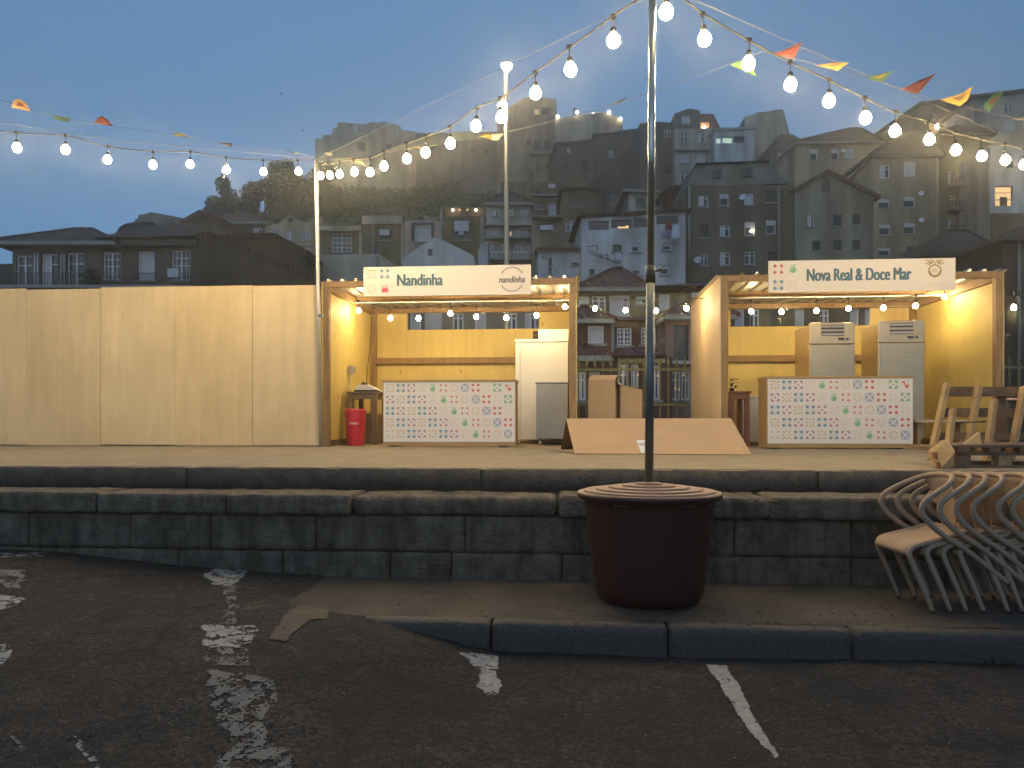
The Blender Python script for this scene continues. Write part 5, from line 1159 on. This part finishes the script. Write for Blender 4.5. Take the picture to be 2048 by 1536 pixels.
# --- middle
b = Bld('white_house', 'big white building with a long strip of dark windows under its eaves and laundry outside', 44, 1163, 1371, [(1163, 436), (1250, 431.5), (1371, 424)], 'white', 12, 0,
        wins=[(1177, 441.5, 1218, 459.7, 'e'), (1221.7, 439, 1263, 456.5, 'e'), (1267, 436.5, 1308, 454, 'e'), (1313, 432, 1356, 449, 'e'), (1225, 489, 1243, 504, 'd'), (1263, 487, 1280, 504, 'h'), (1324, 487, 1343, 500.5, 'h'), (1178, 538, 1189, 550.5, 'd'), (1264, 534, 1282, 551, 'h'), (1320, 531, 1339, 549, 'h')])
b.cap(RTD, .16, .3); X, Z = b.lx, b.lz
m = MB()
for (x0, x1, y0, y1) in ((1236, 1258, 452, 456), (1269, 1306, 449, 453), (1252, 1258, 450, 453), (1316, 1330, 439, 447), (1340, 1354, 438, 444)): m.box(X(x0), X(x1), .145, .155, Z(y1), Z(y0), LITW)
m.build('lit_interior', b.root)
CLW = M('laundry_white', (.6, .63, .68), .9); CLR = M('laundry_red', (.28, .07, .05), .9)
o = thing('laundry', 'white and red washing on a line under the strip windows of the white building', 'laundry', tuple(b.root.location))
def lb2(par, name, x0, y0, x1, y1, mat, y=-.7, n=9):
    m = MB(); vs_ = []
    for j in range(5):
        for i in range(n+1):
            u, v = i/n, j/4; q = D(x0+(x1-x0)*u+math.sin(v*3)*1.2, y0+(y1-y0)*v+math.sin(u*7)*.8, 44+y+.09*math.sin(u*14+v*2)); vs_.append(q)
    m.raw(vs_, [(j*(n+1)+i, j*(n+1)+i+1, (j+1)*(n+1)+i+1, (j+1)*(n+1)+i) for j in range(4) for i in range(n)], mat, True); ob = at(par, m, name); sd = ob.modifiers.new('t', 'SOLIDIFY'); sd.thickness = .01; return ob
lb2(o, 'sheet', 1341, 450, 1359, 479, CLW); lb2(o, 'shirt', 1330, 442, 1343, 459, CLR, -.8); lb2(o, 'cloth', 1319, 450, 1329, 458, CLW, -.75); lb2(o, 'cloth', 1322, 462, 1340, 472, M('laundry_lilac', (.35, .32, .45), .9), -.6)
m = MB(); q0, q1 = D(1318, 449, 43.3), D(1362, 448, 43.3); m.tube([q0, q1], .02, FRW, 5); m.tube([D(1321, 480, 43.5), D(1362, 481, 43.5)], .02, FRW, 5); at(o, m, 'clothes_line')
o = thing('drying_rack', 'tangled white drying rack hung on the white building wall left of the pole', 'rack', tuple(b.root.location)); m = MB()
for (a, c_) in (((1174, 493), (1195, 491)), ((1195, 491), (1194, 503)), ((1174, 493), (1178, 505)), ((1178, 505), (1200, 514)), ((1200, 508), (1215, 512)), ((1215, 504), (1216, 520)), ((1196, 512), (1240, 528)), ((1224, 516), (1230, 524)), ((1232, 506), (1233, 522)), ((1183, 500), (1215, 520)), ((1205, 516), (1240, 522))): m.tube([D(*a, 43.5), D(*c_, 43.6)], .025, FRD, 4)
at(o, m, 'frame'); lb2(o, 'cloth', 1231, 506, 1242, 522, CLW, -.55); lb2(o, 'cloth', 1221, 512, 1227, 521, CLW, -.6)
# structures above the white building
b = Bld(H, 'low bluish shed with dark openings on top of the white strip windowed building', 58, 1258, 1334, [(1258, 387), (1334, 390)], 'bluegrey', 8, 0, wins=[(1272, 396, 1290, 412, 'd'), (1306, 398, 1320, 412, 'd'), (1294, 398, 1301, 412, 'w')]); b.cap(CONC, .2, .5)
Bld(H, 'small dark red house with a pointed roof left of the big mansard house', 56, 1334, 1376, [(1334, 386), (1352, 379), (1376, 384)], 'maroon', 8, 0, wins=[(1353, 394, 1357, 405, 'c')]).cap(RTD, .2, .5)
b = Bld('blue_house', 'light blue house with a pyramid tiled roof and two storeys of glazed balconies', 52, 972, 1064, 407, 'bluegrey', 9, 0, wins=[(985, 416.5, 997, 432, 'w'), (1018, 417, 1026, 433, 'w'), (1042, 418, 1053, 432, 'w'), (988, 458, 998, 472, 'w'), (1013.5, 460, 1024, 473, 'l'), (1032, 459, 1044, 472, 'w'), (1047, 459, 1055, 471, 'w'), (977, 487, 987, 504, 'w'), (1002, 487, 1013, 506, 'w'), (1030, 488, 1042, 506, 'w'), (1054, 488, 1061, 504, 'w')])
b.hip(968, 1067, 408, 1018, 1024, 384, RTB).slab(968, 1072, 478).slab(968, 1072, 521); b.rail(968, 467, 1072, 478, 26, MT['wall_bluegrey']); b.rail(968, 509, 1072, 521, 12, FRW)
b.box('ledge', 970, 451, 1066, 454, CONC, -.5)
Bld(H, 'narrow white gable end left of the light blue balcony house', 47, 956, 976, [(956, 498), (968, 484), (976, 482)], 'bluewhite', 8, 0)
b = Bld(H, 'dark stone house with bright white blinds above the terracotta roof', 66, 1062, 1128, [(1062, 372), (1100, 361), (1128, 366)], 'brown', 9, 0, wins=[(1097, 368, 1110, 376, 'c'), (1097, 406, 1112, 431, 'c'), (1074, 405, 1090, 418, 'd'), (1070, 380, 1082, 392, 'd')]); b.box('ledge', 1062, 391, 1124, 394, CONC, -.4)
Bld(H, 'low dark ruined house right of the dark stone house with white blinds', 62, 1125, 1194, [(1125, 382), (1160, 380), (1194, 384)], 'brown', 9, 0, wins=[(1140, 398, 1149, 414, 'd'), (1158, 398, 1168, 414, 'd'), (1176, 392, 1184, 404, 'd')]).cap(RTD, .2, .3)
b = Bld(H, 'very dark house with deep openings between the ridge and the white strip windowed building', 80, 1180, 1284, [(1180, 360), (1210, 352), (1284, 356)], 'dark', 9, 0, wins=[(1220, 386, 1242, 408, 'd'), (1254, 384, 1266, 396, 'd'), (1190, 386, 1202, 404, 'd')])
b = Bld(H, 'grey house with two tall white french windows under a ledge', 50, 1064, 1164, 440, 'grey', 8, 0, wins=[(1132, 437+6, 1151.6, 463, 'w'), (1155, 444, 1163, 462, 'w'), (1074, 446, 1112, 463, 'd')]); b.box('ledge', 1066, 437, 1124, 440, CONC, -.8)
b.box('junk_shelf', 1080, 455, 1104, 464, CURT, -.6)
b = Bld(H, 'low white house with a dark red sloping roof and a small number on its wall', 45, 1076, 1164, 498, 'bluewhite', 7, 0, wins=[(1097, 515, 1104, 531, 'd'), (1143, 525, 1157, 531, 'd'), (1097, 536, 1104, 548, 'd')])
m = MB(); v = [(b.lx(1073), -.4, b.lz(498)), (b.lx(1166), -.4, b.lz(498)), (b.lx(1166), 5, b.lz(466)+.9*0), (b.lx(1073), 5, b.lz(466))]
m.raw(v+[(x, y, z-.15) for x, y, z in v], [(0, 1, 2, 3), (7, 6, 5, 4), (0, 4, 5, 1), (1, 5, 6, 2), (3, 7, 4, 0)], RT); m.build('roof', b.root)
sg = text_mesh('31', b.lx(1083.5), b.lx(1092), b.lz(518.5), b.lz(513), -.03, FRD, 'house_number', b.root, bold=.05)
# olive row left of centre
b = Bld(H, 'narrow house with a white stone window bay just right of the pale pole', 54, 641, 724, 447, 'olive', 9, 0, wins=[(664, 466, 703, 504, 'g')]); b.box('cornice', 641, 455, 724, 463, wm('lgrey'), -.35); b.box('pilaster', 719, 463, 725, 515, wm('lgrey'), -.2)
b.box('lintel', 659, 460, 708, 466, wm('lgrey'), -.55, -.36)
b = Bld(H, 'olive house with a pale parapet and roof railing and a white cloth in its window', 54, 725, 806, 433, 'olive', 9, 0, wins=[(758, 458, 784, 480, 'd'), (746, 490, 756, 520, 'd')]); b.box('parapet', 725, 433, 805, 449, wm('lgrey'), -.2); b.rail(725, 418, 805, 433, 9, CONC, -.1)
b.box('pilaster', 803, 449, 808, 530, wm('lgrey'), -.25); b.box('pilaster', 745, 450, 748, 530, CONC, -.1); b.box('white_cloth', 760, 461, 780, 472, CURT, -.3, -.2)
b = Bld(H, 'pinkish house with one big white curtained window behind the white gable', 54, 808, 884, 442, 'pink', 9, 0, wins=[(829, 449, 863, 483, 'c')]); b.box('pilaster', 881, 418, 885, 480, CONC, -.2); b.box('lintel', 824, 442, 868, 448, CONC, -.3); b.box('roof_box', 844, 424, 856, 437, wm('lgrey'), 1, 3); b.box('roof_box', 859, 426, 872, 438, wm('grey'), 1, 3)
b.box('shutter', 823, 449, 829, 482, wm('dgrey'), -.2); b.box('shutter', 863, 449, 867, 482, wm('dgrey'), -.2)
b = Bld(H, 'dark olive house with string of tiny lamps on its terrace and a draped white cloth', 55, 884, 970, 432, 'olive', 9, 0, wins=[(905, 446, 942, 480, 'd')]); b.box('white_cloth', 909, 444, 938, 464, CURT, -.3, -.2); b.box('white_cloth', 918, 464.5, 928, 472, CURT, -.3, -.2)
b.box('terrace_wall', 886, 403, 968, 432, wm('brown'), 1.5, 5); b.box('pilaster', 960, 434, 968, 520, CONC, -.1)
for x in (903, 917, 933, 950):
    m = MB(); m.lathe([(0, -.1), (.1, 0), (0, .1)], (b.lx(x), 1.2, b.lz(410.5)), LAMPW if x in (903, 950) else LITW, 8); m.build('terrace_lamp', b.root)
b = Bld('white_gable', 'plain white gable end with a single small window behind the Nandinha sign', 38, 805, 957, [(805, 517), (871.6, 472.5), (946, 511), (957, 545)], 'white', 8, 0, wins=[(856, 498.5, 865, 511.6, 'e')])
b = Bld('white_gable', 'low blue grey building with a flat top sloping down at its right end', 36, 643, 792, [(643, 509), (758, 508), (792, 531)], 'bluegrey', 8, 0); b.pipe(752, 512, 560); b.pipe(758, 512, 560)
# left part
b = Bld(H, 'beige house with four grid windows left of the pale pole', 56, 530, 645, [(530, 452), (545, 449), (558, 447), (570, 438), (579, 428), (590, 437), (612, 446), (625, 436), (645, 434)], 'cream', 10, 0,
        wins=[(542, 459, 559, 477, 'g'), (573, 460, 588.6, 481, 'g'), (602, 463, 618.7, 482, 'g'), (602, 504, 619.5, 530, 'g'), (577, 436, 586, 444, 'd')]); b.box('string_course', 530, 491, 645, 494, CONC, -.15)
b = Bld(H, 'house with a wide terracotta hipped roof and small blue shuttered windows below the dark trees', 58, 398, 540, 447, 'stone', 9, 0, wins=[(401, 453, 418, 472, 'w'), (453, 453, 473, 472, 'w'), (506, 455, 524, 470, 'w')]); b.hip(385, 548, 446, 478, 498, 424, RT)
b = Bld(H, 'long grey green roofed building with a stepped left gable on the left skyline', 66, 262, 420, [(262, 446), (270, 446), (270, 438), (276, 438), (276, 430), (290, 428), (302, 424), (372, 437), (420, 440)], 'slate', 10, 0)
Bld(H, 'dark rounded hut left of the grey green roofed building on the skyline', 60, 233, 300, [(233, 474), (240, 462), (252, 454), (275, 450), (300, 450)], 'dark', 8, 0).cap(RTD, .2, .2)
b = Bld(H, 'low house with a terracotta roof top peeking over the big left house', 52, 370, 440, [(370, 447), (402, 429), (440, 442)], 'brown', 9, 0).cap(RT, .25, .3)
# big left house
b = Bld('balcony_house', 'dark wide house at far left with tall white balcony doors and two hipped tiled roofs', 33, 25, 400, 490, 'dgrey', 9, 0,
        wins=[(32, 510, 64, 576, 'w'), (82, 507, 116, 576, 'w'), (133, 505, 169, 576, 'w'), (205, 504, 241, 560, 'g'), (275, 502, 309.5, 561, 'c'), (342.5, 500, 380, 561, 'g')])
X, Z = b.lx, b.lz
b.hip(4, 250, 489.5, 150, 185, 458, RTB, .8)
m = MB(); k = (33+4.5)/33; off = (b.cx-CX)/F*4.5
m.raw([(X(205), -.8, Z(484)), (X(430), -.8, Z(480)), (X(430), 9.5, Z(480)), (X(205), 9.5, Z(484)), (X(340)*k+off, 4.5, EYE+(HY-446)/F*37.5), (X(372)*k+off, 4.5, EYE+(HY-447)/F*37.5)], [(0, 1, 5, 4), (1, 2, 5), (2, 3, 4, 5), (3, 0, 4), (3, 2, 1, 0)], RTD); m.build('roof', b.root)
b.box('eaves_board', 18, 490, 236, 497, FRD, -.55, -.002); b.box('eaves_board', 236.3, 485, 404, 496, FRD, -.55, -.002)
for x in (70, 76, 123, 129): b.box('pilaster', x, 508, x+3.2, 580, wm('bluewhite'), -.1)
b.slab(22, 395, 576, None, .7); b.rail(24, 552, 395, 575, 110, FRD, -.7)
m = MB(); m.face([(X(351), -.78, Z(561)), (X(372.6), -.78, Z(561)), (X(372.6), -.78, Z(544)), (X(351), -.78, Z(544))], CURT); m.box(X(351), X(372.6), -.775, -.75, Z(561), Z(544), CURT); m.build('notice_board', b.root)
m = MB(); m.tube([(X(228), 3, Z(478)), (X(228), 3, Z(440))], .03, FRD, 6); m.tube([(X(227), 2.8, Z(443)), (X(246), 3.2, Z(437))], .02, FRD, 5); m.tube([(X(216), 3, Z(462)), (X(238), 3, Z(456))], .015, FRD, 5)
for t in range(5): m.tube([(X(230+t*3.5), 2.6, Z(442-t*1.1)), (X(230+t*3.5), 3.5, Z(442-t*1.1))], .012, FRD, 4)
m.build('aerial', b.root)
o = thing('shrub', 'dark round potted shrub on the balcony of the wide left house', 'shrub', tuple(D(181, 560, 32.4)))
rf = random.Random(11)
LEAFD = M('foliage_dark', (.05, .06, .022), .8, nz=.5, nscale=.8); LEAFM = M('foliage_mid', (.08, .12, .03), .8, nz=.5, nscale=.8); BARK = M('bark', (.06, .045, .03), .9)
def leaves(mb, c_, rx, rz_, n, s, mats, rr_, clumps=None):
    c_ = Vector(c_); cl = clumps or [(c_, rx, rz_)]
    for i in range(n):
        cc, a, e = cl[rr_.randrange(len(cl))]
        v = Vector((rr_.gauss(0, 1), rr_.gauss(0, 1), rr_.gauss(0, 1))).normalized()*(rr_.random()**.4)
        p = cc+Vector((v.x*a, v.y*a, v.z*e)); t = Vector((rr_.gauss(0, 1), rr_.gauss(0, 1), rr_.gauss(0, 1))).normalized(); u = t.orthogonal().normalized(); w = t.cross(u); k = s*rr_.uniform(.5, 1.3)
        mb.face([p-u*k, p-w*k*.5, p+u*k, p+w*k*.5], mats[rr_.random() < .4])
m = MB(); leaves(m, (0, 0, .1), .42, .42, 260, .09, (LEAFD, LEAFM), rf); m.build('leaves', o); m = MB(); m.lathe([(.12, -.6), (.2, -.25), (.18, -.25), (0, -.3)], (0, 0, 0), DSTONE, 12); m.build('pot', o)
b = Bld(H, 'very dark mass of roofs between the wide left house and the pale pole', 29, 398, 640, [(398, 478), (420, 474), (455, 488), (640, 567)], 'dark', 8, 0); b.cap(RTD, .2, .1)
b = Bld(H, 'dark brown block with a flat roof behind the sloping dark roof', 34, 440, 612, [(440, 484), (470, 478), (553, 478), (612, 509)], 'dark', 8, 0, wins=[(548, 500, 556, 520, 'd')]); b.cap(RTD, .2, .3)
Bld(H, 'dark low building at the far left edge of the photo', 40, -120, 27, [(-120, 532), (27, 527)], 'dark', 8)
# --- row just behind the iron fence
b = Bld(H, 'brown timbered house with pale boarded windows and a pointed tiled roof behind the gap', 30, 1130, 1425, 586, 'brown', 8, 0, wins=[(1153, 592, 1178, 616, 'c'), (1184, 592, 1212, 624, 'w'), (1219, 590, 1260, 632, 'c'), (1272, 592, 1296, 608, 'w'), (1318, 588, 1340, 620, 'c'), (1346, 590, 1376, 612, 'd'), (1383, 586, 1400, 606, 'c')])
b.hip(1150, 1300, 578, 1226, 1244, 537, RTR, .5); 
m = MB(); X, Z = b.lx, b.lz; m.raw([(X(1290), -.49, Z(576)), (X(1450), -.49, Z(576)), (X(1450), 8, Z(576)), (X(1290), 8, Z(576)), (X(1385), 4, Z(540)), (X(1450), 4, Z(528))], [(0, 1, 5, 4), (1, 2, 5), (2, 3, 4, 5), (3, 0, 4), (3, 2, 1, 0)], RTR); m.build('roof', b.root)
b = Bld(H, 'dark maroon house with a pale shutter and a white sash window behind the iron fence', 27, 1120, 1330, 640, 'maroon', 6, 0, wins=[(1175.7, 651, 1208, 687, 'c'), (1234, 655, 1264, 691, 'g'), (1282, 654, 1313, 689, 'g')])
b.hip(1140, 1228, 639, 1162, 1176, 613, RTR, .3)
m = MB(); X, Z = b.lx, b.lz; m.raw([(X(1229), -.31, Z(642)), (X(1330), -.31, Z(642)), (X(1330), 6, Z(642)), (X(1229), 6, Z(642)), (X(1262), 3, Z(612)), (X(1300), 3, Z(611))], [(0, 1, 5, 4), (1, 2, 5), (2, 3, 4, 5), (3, 0, 4), (3, 2, 1, 0)], RTR); m.build('roof', b.root); b.pipe(1225, 642, 830)
b = Bld(H, 'dusky pink house with a tall dark doorway and white french doors behind the iron fence', 25.5, 1331, 1440, 632, 'rose', 7, 0, wins=[(1347, 650, 1377, 721, 'e'), (1343, 743, 1362, 800, 'w'), (1363, 743, 1381, 800, 'w')])
b.hip(1322, 1470, 632, 1370, 1420, 602, RTR, .4); b.box('balcony', 1334, 724, 1400, 730, wm('bluewhite'), -.5)
for (x, y) in ((1366, 751), (1350, 777), (1357, 779)): m = MB(); m.lathe([(0, -.035), (.035, 0), (0, .035)], (b.lx(x), -.1, b.lz(y)), LITW, 8); m.build('lamp', b.root)
b = Bld(H, 'low porch building with two small tiled roofs right behind the spear heads', 23, 1130, 1345, 714, 'maroon', 3, 0, wins=[(1152, 743, 1172, 800, 'w'), (1178, 744, 1200, 800, 'w'), (1236, 728, 1258, 800, 'w'), (1262, 728, 1278, 800, 'w'), (1300, 730, 1320, 800, 'w')])
b.hip(1120, 1225, 713, 1142, 1160, 688, RTR, .4); b.box('string_course', 1236, 718, 1330, 726, wm('lgrey'), -.05)
m = MB(); X, Z = b.lx, b.lz; m.raw([(X(1230), -.41, Z(713)), (X(1332), -.41, Z(713)), (X(1332), 3.4, Z(713)), (X(1230), 3.4, Z(713)), (X(1272), 1.5, Z(684)), (X(1284), 1.5, Z(684))], [(0, 1, 5, 4), (1, 2, 5), (2, 3, 4, 5), (3, 0, 4), (3, 2, 1, 0)], RTR); m.build('roof', b.root)
for (x, y) in ((1244, 751), (1315, 752), (1275, 750)): m = MB(); m.lathe([(0, -.03), (.03, 0), (0, .03)], (b.lx(x), -.1, b.lz(y)), LITW, 8); m.build('lamp', b.root)
b = Bld(H, 'bluish house seen through the slot in the back of the first stall', 28, 640, 1129, 602, 'slate', 7, 0, wins=[(x, 625, x+22, 662, k) for x, k in ((668, 'w'), (820, 'b'), (857, 'w'), (905, 'w'), (950, 'b'), (1012, 'w'), (1050, 'w'), (1090, 'c'))]); b.cap(RTB, .2, .4)
b.box('pale_wall_strip', 850, 615, 884, 700, wm('bluewhite'), -.05)
b = Bld(H, 'dark house seen through the slot in the back of the right stall', 28, 1441, 2003, 596, 'dark', 7, 0, wins=[(x, 618, x+20, 660, k) for x, k in ((1470, 'c'), (1500, 'w'), (1540, 'd'), (1590, 'c'), (1640, 'w'), (1700, 'b'), (1730, 'w'), (1800, 'w'), (1900, 'w'))]); b.cap(RTD, .2, .4)

# ------------------------------------------------------------------ trees
def tree(label, px, pbase, ptop, wpx, d, seed, n=2600, mats=None, name='tree', group=None, cat='tree', leaf=None):
    rt_ = random.Random(seed); b0 = D(px, pbase, d); z0 = ground(b0.x, b0.y); base_z = min(z0, b0.z); H_ = EYE+(HY-ptop)/F*d-base_z; w = wpx/F*d/2
    o = thing(name, label, cat, (b0.x, b0.y, base_z-.2), 0, group); tr = MB(); th = H_*.45; cl = []
    tr.tube([(0, 0, 0), (rt_.uniform(-.2, .2), 0, th*.5), (rt_.uniform(-.3, .3), 0, th)], [w*.10, w*.08, w*.06], BARK, 8)
    cr = EYE+(HY-ptop)/F*d-(EYE+(HY-pbase)/F*d) if pbase else H_*.7
    ch = min(H_*.8, max(cr, H_*.5)); cz = H_-ch/2
    for k in range(13):
        a = rt_.random()*6.28; rr_ = w*rt_.uniform(.15, .68); zz_ = cz+ch*rt_.uniform(-.42, .34); q = Vector((math.cos(a)*rr_, math.sin(a)*rr_, zz_)); s_ = rt_.uniform(.38, .62)
        if zz_ > cz: s_ *= .8
        cl.append((q, w*s_, ch*s_*.42)); tr.tube([(0, 0, th*rt_.uniform(.5, 1)), tuple(q*.6+Vector((0, 0, th*.3))), tuple(q)], [w*.04, w*.025, w*.012], BARK, 5)
    cl.append((Vector((0, 0, H_-ch*.16)), w*.3, ch*.16))
    tr.build('trunk', o); m = MB(); leaves(m, (0, 0, 0), 0, 0, n*2, leaf or w*.085, mats or (LEAFD, LEAFM), rt_, cl); m.build('crown', o); return o
tree('dark round tree standing highest at the left of the hillside skyline', 446, 432, 345, 96, 84, 1, 3400)
tree('dark broad tree right of the round skyline tree', 503, 436, 358, 62, 86, 2)
tree('tall dark tree behind the others below the pale ruined block', 575, 440, 314, 92, 92, 3, 3400)
tree('dark tree filling the slope left of the pale pole', 540, 445, 350, 90, 82, 4)
tree('dark tree on the slope right behind the pale pole', 640, 442, 322, 88, 94, 5, 3000)
tree('small dark tree on the hillside between the ridge tower and the street lamp', 1060, 362, 328, 30, 100, 6, 900)
tree('small spiky dark tree sticking up behind the wide left house', 133, 475, 438, 26, 48, 8, 500, name='tree')
tree('tiny dark bush top left of the spiky tree behind the wide left house', 72, 485, 464, 16, 48, 9, 300, name='bush', cat='bush')
tree('tiny dark bush top right of the spiky tree behind the wide left house', 150, 475, 452, 14, 48, 10, 300, name='bush', cat='bush')
tree('small dark rounded shrub at the foot of the gabled and tan houses', 1737, 513, 492, 24, 48, 12, 500, name='shrub', cat='shrub')
m = MB(); rt_ = random.Random(21)
for k in range(240):
    px = rt_.uniform(600, 1030); d = rt_.uniform(64, 113); q = D(px, HY, d); z = ground(q.x, q.y); r = rt_.uniform(1.3, 2.9)
    cl = [(Vector((q.x+rt_.uniform(-r, r)*.7, q.y+rt_.uniform(-r, r)*.5, z+rt_.uniform(.2, 1)*r*.9)), r*rt_.uniform(.4, .7), r*rt_.uniform(.35, .6)) for _ in range(5)]
    leaves(m, (0, 0, 0), 0, 0, 170, .3, (LEAFM, M('foliage_olive', (.14, .19, .05), .8, nz=.4, nscale=.6)), rt_, cl)
tag(m.build('hillside_shrubs'), 'dense green scrub and trees covering the slope below the ridge', 'scrub', kind='stuff')
m = MB()
for k in range(90):
    px = rt_.uniform(1020, 2100); d = rt_.uniform(60, 100); q = D(px, HY, d); z = ground(q.x, q.y); r = rt_.uniform(1, 2.)
    leaves(m, (0, 0, 0), 0, 0, 70, .25, (LEAFD, LEAFM), rt_, [(Vector((q.x, q.y, z+r*.4)), r, r*.7)])
tag(m.build('garden_scrub'), 'dark scrub between the houses on the right slope', 'scrub', kind='stuff')

# balustrade on the slope
o = thing('balustrade', 'small white balustrade on the slope between the street lamp and the dark stone house', 'balustrade', tuple(D(1030, 375, 76))); m = MB(); q = o.location
for k in range(13): p = D(1004+k*4.4, 371, 76)-q; m.box(p.x-.06, p.x+.06, p.y-.06, p.y+.06, p.z-.35, p.z+.1, CURT)
p0, p1 = D(1002, 368.5, 76)-q, D(1060, 368.5, 76)-q; m.bar(p0, p1, .2, .14, CURT); m.bar(p0-Vector((0, 0, .6)), p1-Vector((0, 0, .6)), .25, 2.2-.6, wm('olive')); m.build('rail', o)
# birds
def bird(label, px, py, d, tilt, s):
    o = D(px, py, d); m = MB(); m.tube([(-.16*s, 0, 0), (-.05*s, 0, .01), (.1*s, 0, .015), (.17*s, 0, .0)], [.008*s, .035*s, .035*s, .01*s], BLACK, 8)
    for k in (-1, 1): m.raw([(.07*s, 0, .02), (-.05*s, 0, .02), (-.08*s, .25*s*k, .12*s), (-.02*s, .3*s*k, .1*s), (.05*s, .15*s*k, .09*s)], [(0, 1, 2, 3, 4), (4, 3, 2, 1, 0)], BLACK)
    b_ = m.build('bird'); b_.location = o; b_.rotation_euler = tilt; return tag(b_, label, 'bird')
bird('small dark bird flying high in the left half of the sky', 563, 188, 50, (1.2, .3, .2), .5)
bird('small dark bird gliding above the left end of the ridge', 605, 262, 50, (.3, .2, 1.2), .55)

# ------------------------------------------------------------------ scattering volume added to imitate lens flare around lamps and over the hill
hz = bpy.data.materials.new('flare_volume'); hz.use_nodes = True; n_ = hz.node_tree.nodes; n_.remove(n_['Principled BSDF'])
pv = n_.new('ShaderNodeVolumePrincipled'); pv.inputs['Color'].default_value = (.96, .97, .88, 1); pv.inputs['Density'].default_value = .0021; pv.inputs['Anisotropy'].default_value = .6
vs2 = n_.new('ShaderNodeVolumeScatter'); vs2.inputs['Color'].default_value = (1, 1, 1, 1); vs2.inputs['Density'].default_value = .0016; vs2.inputs['Anisotropy'].default_value = .95
av = n_.new('ShaderNodeAddShader'); hz.node_tree.links.new(pv.outputs[0], av.inputs[0]); hz.node_tree.links.new(vs2.outputs[0], av.inputs[1])
hz.node_tree.links.new(av.outputs[0], n_['Material Output'].inputs['Volume'])
m = MB(); m.box(-170, 170, -70, 180, -3.5, 80, hz); tag(m.build('flare_haze'), kind='stuff')
